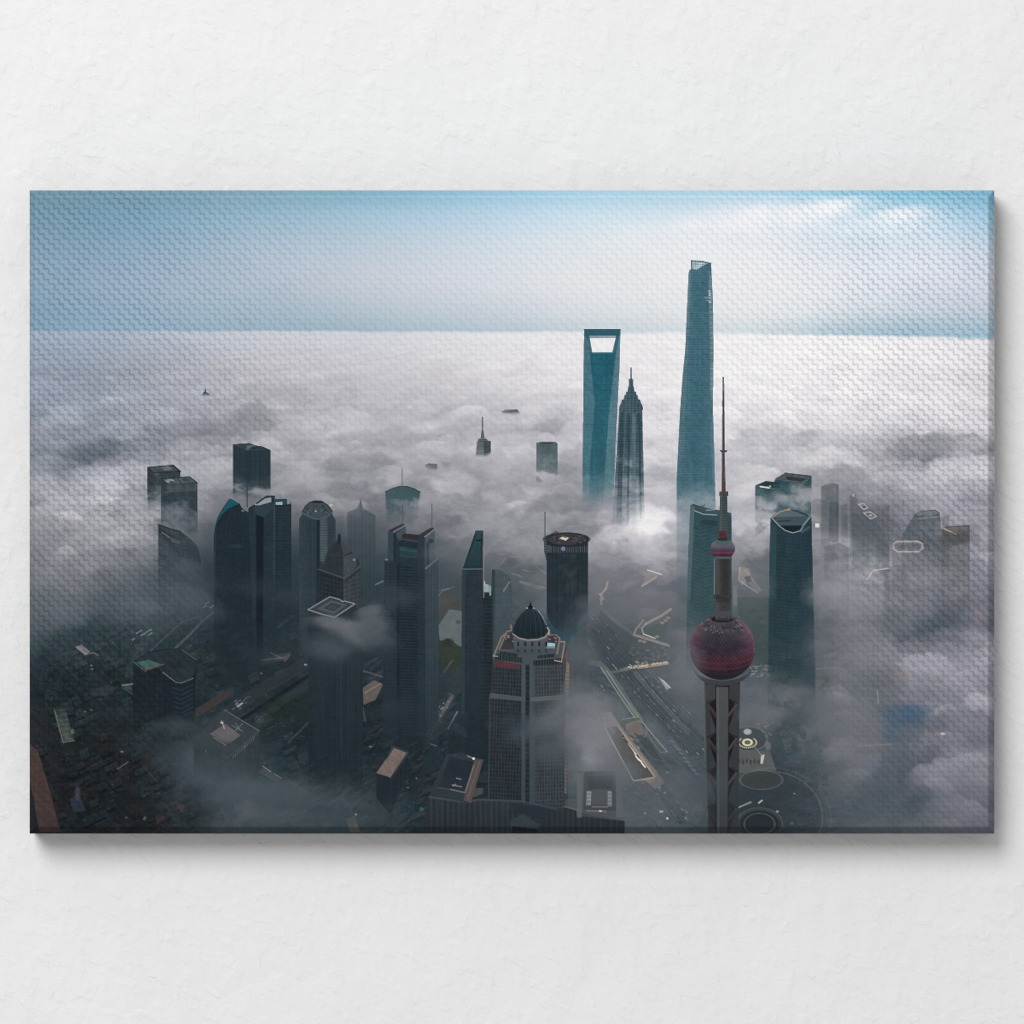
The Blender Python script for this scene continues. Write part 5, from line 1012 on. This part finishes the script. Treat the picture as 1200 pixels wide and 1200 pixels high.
def canvas_material():
    m = bpy.data.materials.new('printed_canvas'); m.use_nodes = True
    nt = m.node_tree; nd = nt.nodes; lk = nt.links
    b = nd['Principled BSDF']
    b.inputs['Roughness'].default_value = .9
    b.inputs['Specular IOR Level'].default_value = .04
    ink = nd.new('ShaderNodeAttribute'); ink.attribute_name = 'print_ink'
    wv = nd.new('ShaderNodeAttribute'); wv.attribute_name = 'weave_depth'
    tc = nd.new('ShaderNodeTexCoord')
    nz = nd.new('ShaderNodeTexNoise'); nz.inputs['Scale'].default_value = 150; nz.inputs['Detail'].default_value = 3
    lk.new(tc.outputs['Object'], nz.inputs['Vector'])
    sep = nd.new('ShaderNodeSeparateXYZ'); lk.new(tc.outputs['Object'], sep.inputs[0])
    sn = nd.new('ShaderNodeSeparateColor'); lk.new(nz.outputs['Color'], sn.inputs[0])
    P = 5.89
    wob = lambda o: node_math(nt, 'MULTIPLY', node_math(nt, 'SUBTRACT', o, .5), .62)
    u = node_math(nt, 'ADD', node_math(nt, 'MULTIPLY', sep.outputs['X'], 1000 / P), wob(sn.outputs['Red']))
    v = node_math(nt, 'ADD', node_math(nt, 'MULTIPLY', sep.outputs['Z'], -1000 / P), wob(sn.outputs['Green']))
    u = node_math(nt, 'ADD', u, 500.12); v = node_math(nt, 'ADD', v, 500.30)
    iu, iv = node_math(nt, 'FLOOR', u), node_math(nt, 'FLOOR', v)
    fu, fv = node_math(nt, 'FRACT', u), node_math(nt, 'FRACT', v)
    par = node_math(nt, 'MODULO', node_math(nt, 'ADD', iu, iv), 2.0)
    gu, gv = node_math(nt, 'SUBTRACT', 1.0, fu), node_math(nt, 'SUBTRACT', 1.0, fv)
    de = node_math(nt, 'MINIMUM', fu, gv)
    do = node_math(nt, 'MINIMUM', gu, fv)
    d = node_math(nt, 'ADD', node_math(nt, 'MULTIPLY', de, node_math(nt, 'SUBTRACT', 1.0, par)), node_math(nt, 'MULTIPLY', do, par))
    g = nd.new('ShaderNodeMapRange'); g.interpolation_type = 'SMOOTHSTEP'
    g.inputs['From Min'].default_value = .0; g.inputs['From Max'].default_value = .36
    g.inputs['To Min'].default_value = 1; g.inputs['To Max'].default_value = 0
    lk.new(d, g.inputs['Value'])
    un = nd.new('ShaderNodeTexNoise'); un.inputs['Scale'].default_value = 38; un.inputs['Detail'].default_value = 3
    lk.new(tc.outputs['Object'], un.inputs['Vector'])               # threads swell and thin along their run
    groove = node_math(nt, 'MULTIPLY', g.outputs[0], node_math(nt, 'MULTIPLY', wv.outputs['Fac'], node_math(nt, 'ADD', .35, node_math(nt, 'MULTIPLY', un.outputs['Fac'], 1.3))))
    # fine thread grain
    gr = nd.new('ShaderNodeTexNoise'); gr.inputs['Scale'].default_value = 700; gr.inputs['Detail'].default_value = 3
    lk.new(tc.outputs['Object'], gr.inputs['Vector'])
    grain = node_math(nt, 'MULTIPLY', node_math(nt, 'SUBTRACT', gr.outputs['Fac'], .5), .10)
    k = node_math(nt, 'ADD', node_math(nt, 'SUBTRACT', 1.0, node_math(nt, 'MULTIPLY', groove, GROOVE_SHADE)), grain)  # shade in the weave grooves is painted into the base colour
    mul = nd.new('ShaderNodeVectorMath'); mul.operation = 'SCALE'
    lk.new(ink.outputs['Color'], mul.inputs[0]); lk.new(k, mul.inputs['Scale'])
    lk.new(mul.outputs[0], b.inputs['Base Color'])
    bp = nd.new('ShaderNodeBump'); bp.inputs['Strength'].default_value = .35; bp.inputs['Distance'].default_value = .0006
    h = node_math(nt, 'ADD', node_math(nt, 'MULTIPLY', groove, -1.0), node_math(nt, 'MULTIPLY', gr.outputs['Fac'], .35))
    lk.new(h, bp.inputs['Height']); lk.new(bp.outputs[0], b.inputs['Normal'])
    return m

GROOVE_SHADE = .27
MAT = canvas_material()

def mesh_from_cells(name, P, quads, ink, weave):
    used, inv = np.unique(quads.ravel(), return_inverse=True)
    me = bpy.data.meshes.new(name)
    n, f = len(used), len(quads)
    me.vertices.add(n); me.vertices.foreach_set('co', P[used].ravel().astype(np.float32))
    me.loops.add(f * 4); me.loops.foreach_set('vertex_index', inv.astype(np.int32))
    me.polygons.add(f); me.polygons.foreach_set('loop_start', np.arange(0, f * 4, 4, dtype=np.int32))
    me.polygons.foreach_set('use_smooth', np.ones(f, bool))
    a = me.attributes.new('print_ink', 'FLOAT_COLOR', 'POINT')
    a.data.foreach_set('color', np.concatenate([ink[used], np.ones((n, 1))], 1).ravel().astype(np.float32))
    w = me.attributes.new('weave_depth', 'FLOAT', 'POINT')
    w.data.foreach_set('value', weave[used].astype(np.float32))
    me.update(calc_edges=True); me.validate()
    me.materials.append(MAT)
    return me

root = bpy.data.objects.new('canvas_print', None)
root.location = (0, 0, 0)
col_main.objects.link(root)
root['label'] = 'wide unframed canvas print of misty blue skyscrapers above cloud, hung on the white wall'
root['category'] = 'canvas print'

P = np.stack([XW, YW, ZW], -1).reshape(-1, 3)
IDX = np.arange(H * W).reshape(H, W)
Q = np.stack([IDX[:-1, :-1], IDX[1:, :-1], IDX[1:, 1:], IDX[:-1, 1:]], -1)
CELL = IDS[:-1, :-1].copy()
CELL[CELL == 0] = 2
cnt = np.bincount(CELL.ravel(), minlength=_next[0] + 1)
INKF, WF = INK.reshape(-1, 3), WEAVE.reshape(-1)
made = {}
def build(pid):
    name, label, par = PARTS[pid]
    sel = CELL == pid
    if cnt[pid] == 0: return
    me = mesh_from_cells(name, P, Q[sel], INKF, WF)
    o = bpy.data.objects.new(name, me); col_main.objects.link(o)
    o.parent = made.get(par, root)
    if label: o['label'] = label
    made[pid] = o
for pid in sorted(PARTS):
    if PARTS[pid][2] == 0: build(pid)
for pid in sorted(PARTS):
    if PARTS[pid][2] != 0: build(pid)

# the canvas turned over the four sides of its stretcher, given an invented grey past the fold
NB = 35
def wrap(js, is_, nx, nz):
    k = np.arange(NB)
    n = len(js)
    y0 = YW[js[0], is_[0]]
    yy = y0 + (0 - y0) * k / (NB - 1)
    x = np.repeat(XW[js, is_][None], NB, 0); z = np.repeat(ZW[js, is_][None], NB, 0)
    y = np.repeat(yy[:, None], n, 1)
    jj = np.clip(js[None] - (nz * 1 * k)[:, None], 0, H - 1) if nz else np.repeat(js[None], NB, 0)
    ii = np.clip(is_[None] - (nx * 1 * k)[:, None], 0, W - 1) if nx else np.repeat(is_[None], NB, 0)
    ink = INK[jj, ii]
    tail = smooth(1, 4, k)[:, None, None]                     # made-up grey beyond the fold, cuts blue bounce and deepens wall shade
    ink = (ink * (1 - tail) + .22 * tail).reshape(-1, 3); wv = WEAVE[jj, ii].reshape(-1)
    pts = np.stack([x, y, z], -1).reshape(-1, 3)
    I = np.arange(NB * n).reshape(NB, n)
    q = np.stack([I[:-1, :-1], I[:-1, 1:], I[1:, 1:], I[1:, :-1]], -1).reshape(-1, 4)
    me = mesh_from_cells('wrapped_edge', pts, q, ink, wv)
    o = bpy.data.objects.new('wrapped_edge', me); col_main.objects.link(o); o.parent = root
aw, ah = np.arange(W), np.arange(H)
wrap(np.zeros(W, int), aw[::-1].copy(), 0, -1)          # top
wrap(np.full(W, H - 1), aw, 0, 1)           # bottom
wrap(ah, np.zeros(H, int), -1, 0)           # left
wrap(ah[::-1].copy(), np.full(H, W - 1), 1, 0)           # right

# ---- the wall: white paint over rough trowelled plaster ----------------
def wall_material():
    m = bpy.data.materials.new('white_plaster'); m.use_nodes = True
    nt = m.node_tree; nd = nt.nodes; lk = nt.links
    b = nd['Principled BSDF']
    b.inputs['Roughness'].default_value = .85; b.inputs['Specular IOR Level'].default_value = .15
    tc = nd.new('ShaderNodeTexCoord')
    def noise(scale, detail, rough, rot=0.0, sx=1.0, sy=1.0, dist=0.0, w=0.0):
        m0 = nd.new('ShaderNodeMapping'); m0.inputs['Rotation'].default_value = (0, rot, 0); lk.new(tc.outputs['Object'], m0.inputs['Vector'])
        mp = nd.new('ShaderNodeMapping'); mp.inputs['Scale'].default_value = (sx, 1, sy); mp.inputs['Location'].default_value = (w, w * .7, w * 1.3)
        lk.new(m0.outputs[0], mp.inputs['Vector'])
        n = nd.new('ShaderNodeTexNoise'); n.inputs['Scale'].default_value = scale; n.inputs['Detail'].default_value = detail
        n.inputs['Roughness'].default_value = rough; n.inputs['Distortion'].default_value = dist
        lk.new(mp.outputs[0], n.inputs['Vector']); return n.outputs['Fac']
    def ramp01(o, a, z):
        r = nd.new('ShaderNodeMapRange'); r.interpolation_type = 'SMOOTHSTEP'; lk.new(o, r.inputs['Value'])
        r.inputs['From Min'].default_value = a; r.inputs['From Max'].default_value = z; return r.outputs[0]
    lumps = noise(44, 4, .5, .6, 1.0, .6, .5)
    sags = noise(9, 3, .5, -.4, 1.0, .6, .2, 3.1)
    dabs = ramp01(noise(66, 3, .45, .75, 1.25, .72, .3, 7.7), .50, .72)      # raised trowel dabs
    dabs2 = ramp01(noise(92, 2, .45, .95, 1.25, .72, .3, 17.7), .54, .74)
    grain = noise(420, 3, .6)
    h = node_math(nt, 'ADD', node_math(nt, 'MULTIPLY', lumps, WALL_LUMP), node_math(nt, 'MULTIPLY', sags, 1.2))
    h = node_math(nt, 'ADD', h, node_math(nt, 'MULTIPLY', dabs, WALL_DAB))
    h = node_math(nt, 'ADD', h, node_math(nt, 'MULTIPLY', dabs2, WALL_DAB * .6))
    h = node_math(nt, 'ADD', h, node_math(nt, 'MULTIPLY', grain, .01))
    bp = nd.new('ShaderNodeBump'); bp.inputs['Strength'].default_value = 1.0; bp.inputs['Distance'].default_value = .004
    lk.new(h, bp.inputs['Height']); lk.new(bp.outputs[0], b.inputs['Normal'])
    mx = nd.new('ShaderNodeMix'); mx.data_type = 'RGBA'
    mx.inputs['A'].default_value = (.745, .745, .75, 1); mx.inputs['B'].default_value = (.785, .785, .785, 1)
    lk.new(noise(7, 3, .5, 0, 1, 1, 0, 20.0), mx.inputs['Factor']); lk.new(mx.outputs['Result'], b.inputs['Base Color'])
    return m
WALL_LUMP, WALL_DAB = .50, .115
me = bpy.data.meshes.new('wall')
hw, hh, th = 2.6, 2.0, .08
vs = [(-hw, 0, -hh), (hw, 0, -hh), (hw, 0, hh), (-hw, 0, hh), (-hw, th, -hh), (hw, th, -hh), (hw, th, hh), (-hw, th, hh)]
me.from_pydata(vs, [], [(0, 1, 2, 3), (5, 4, 7, 6), (4, 0, 3, 7), (1, 5, 6, 2), (3, 2, 6, 7), (4, 5, 1, 0)])
me.materials.append(wall_material())
wall = bpy.data.objects.new('wall', me); col_main.objects.link(wall)
wall['kind'] = 'structure'; wall['category'] = 'wall'; wall['label'] = 'white rough plaster wall behind the canvas print'

# ---- light: one big soft lamp up to the left, and the pale room itself --------
wd = bpy.data.worlds.new('World'); scene.world = wd; wd.use_nodes = True
wd.node_tree.nodes['Background'].inputs['Color'].default_value = (1, 1, 1, 1)
wd.node_tree.nodes['Background'].inputs['Strength'].default_value = .46
from mathutils import Vector
def area(name, loc, target, size, energy):
    l = bpy.data.lights.new(name, 'AREA'); l.shape = 'DISK'; l.size = size; l.energy = energy; l.color = (1, 1, 1)
    o = bpy.data.objects.new(name, l); col_main.objects.link(o)
    o.location = loc; o.rotation_euler = (Vector(target) - Vector(loc)).to_track_quat('-Z', 'Y').to_euler()
    return o
area('softbox_lamp', (-2.9, -8.0, 4.4), (0, 0, 0), 4.9, 702)

# ---- camera ---------------------------------------------------------------
cam = bpy.data.cameras.new('camera'); co = bpy.data.objects.new('camera', cam); col_main.objects.link(co)
D = 6.0
co.location = (0, -D - DEPTH * MM, 0); co.rotation_euler = (math.pi / 2, 0, 0)
cam.sensor_width = 36; cam.lens = 36 * D / 1.2; cam.clip_end = 100
scene.camera = co
scene.view_settings.view_transform = 'Standard'; scene.view_settings.look = 'None'
scene.view_settings.exposure = 0; scene.view_settings.gamma = 1; scene.view_settings.use_curve_mapping = False
scene.cycles.max_bounces = 4
scene.cycles.filter_width = 1.0
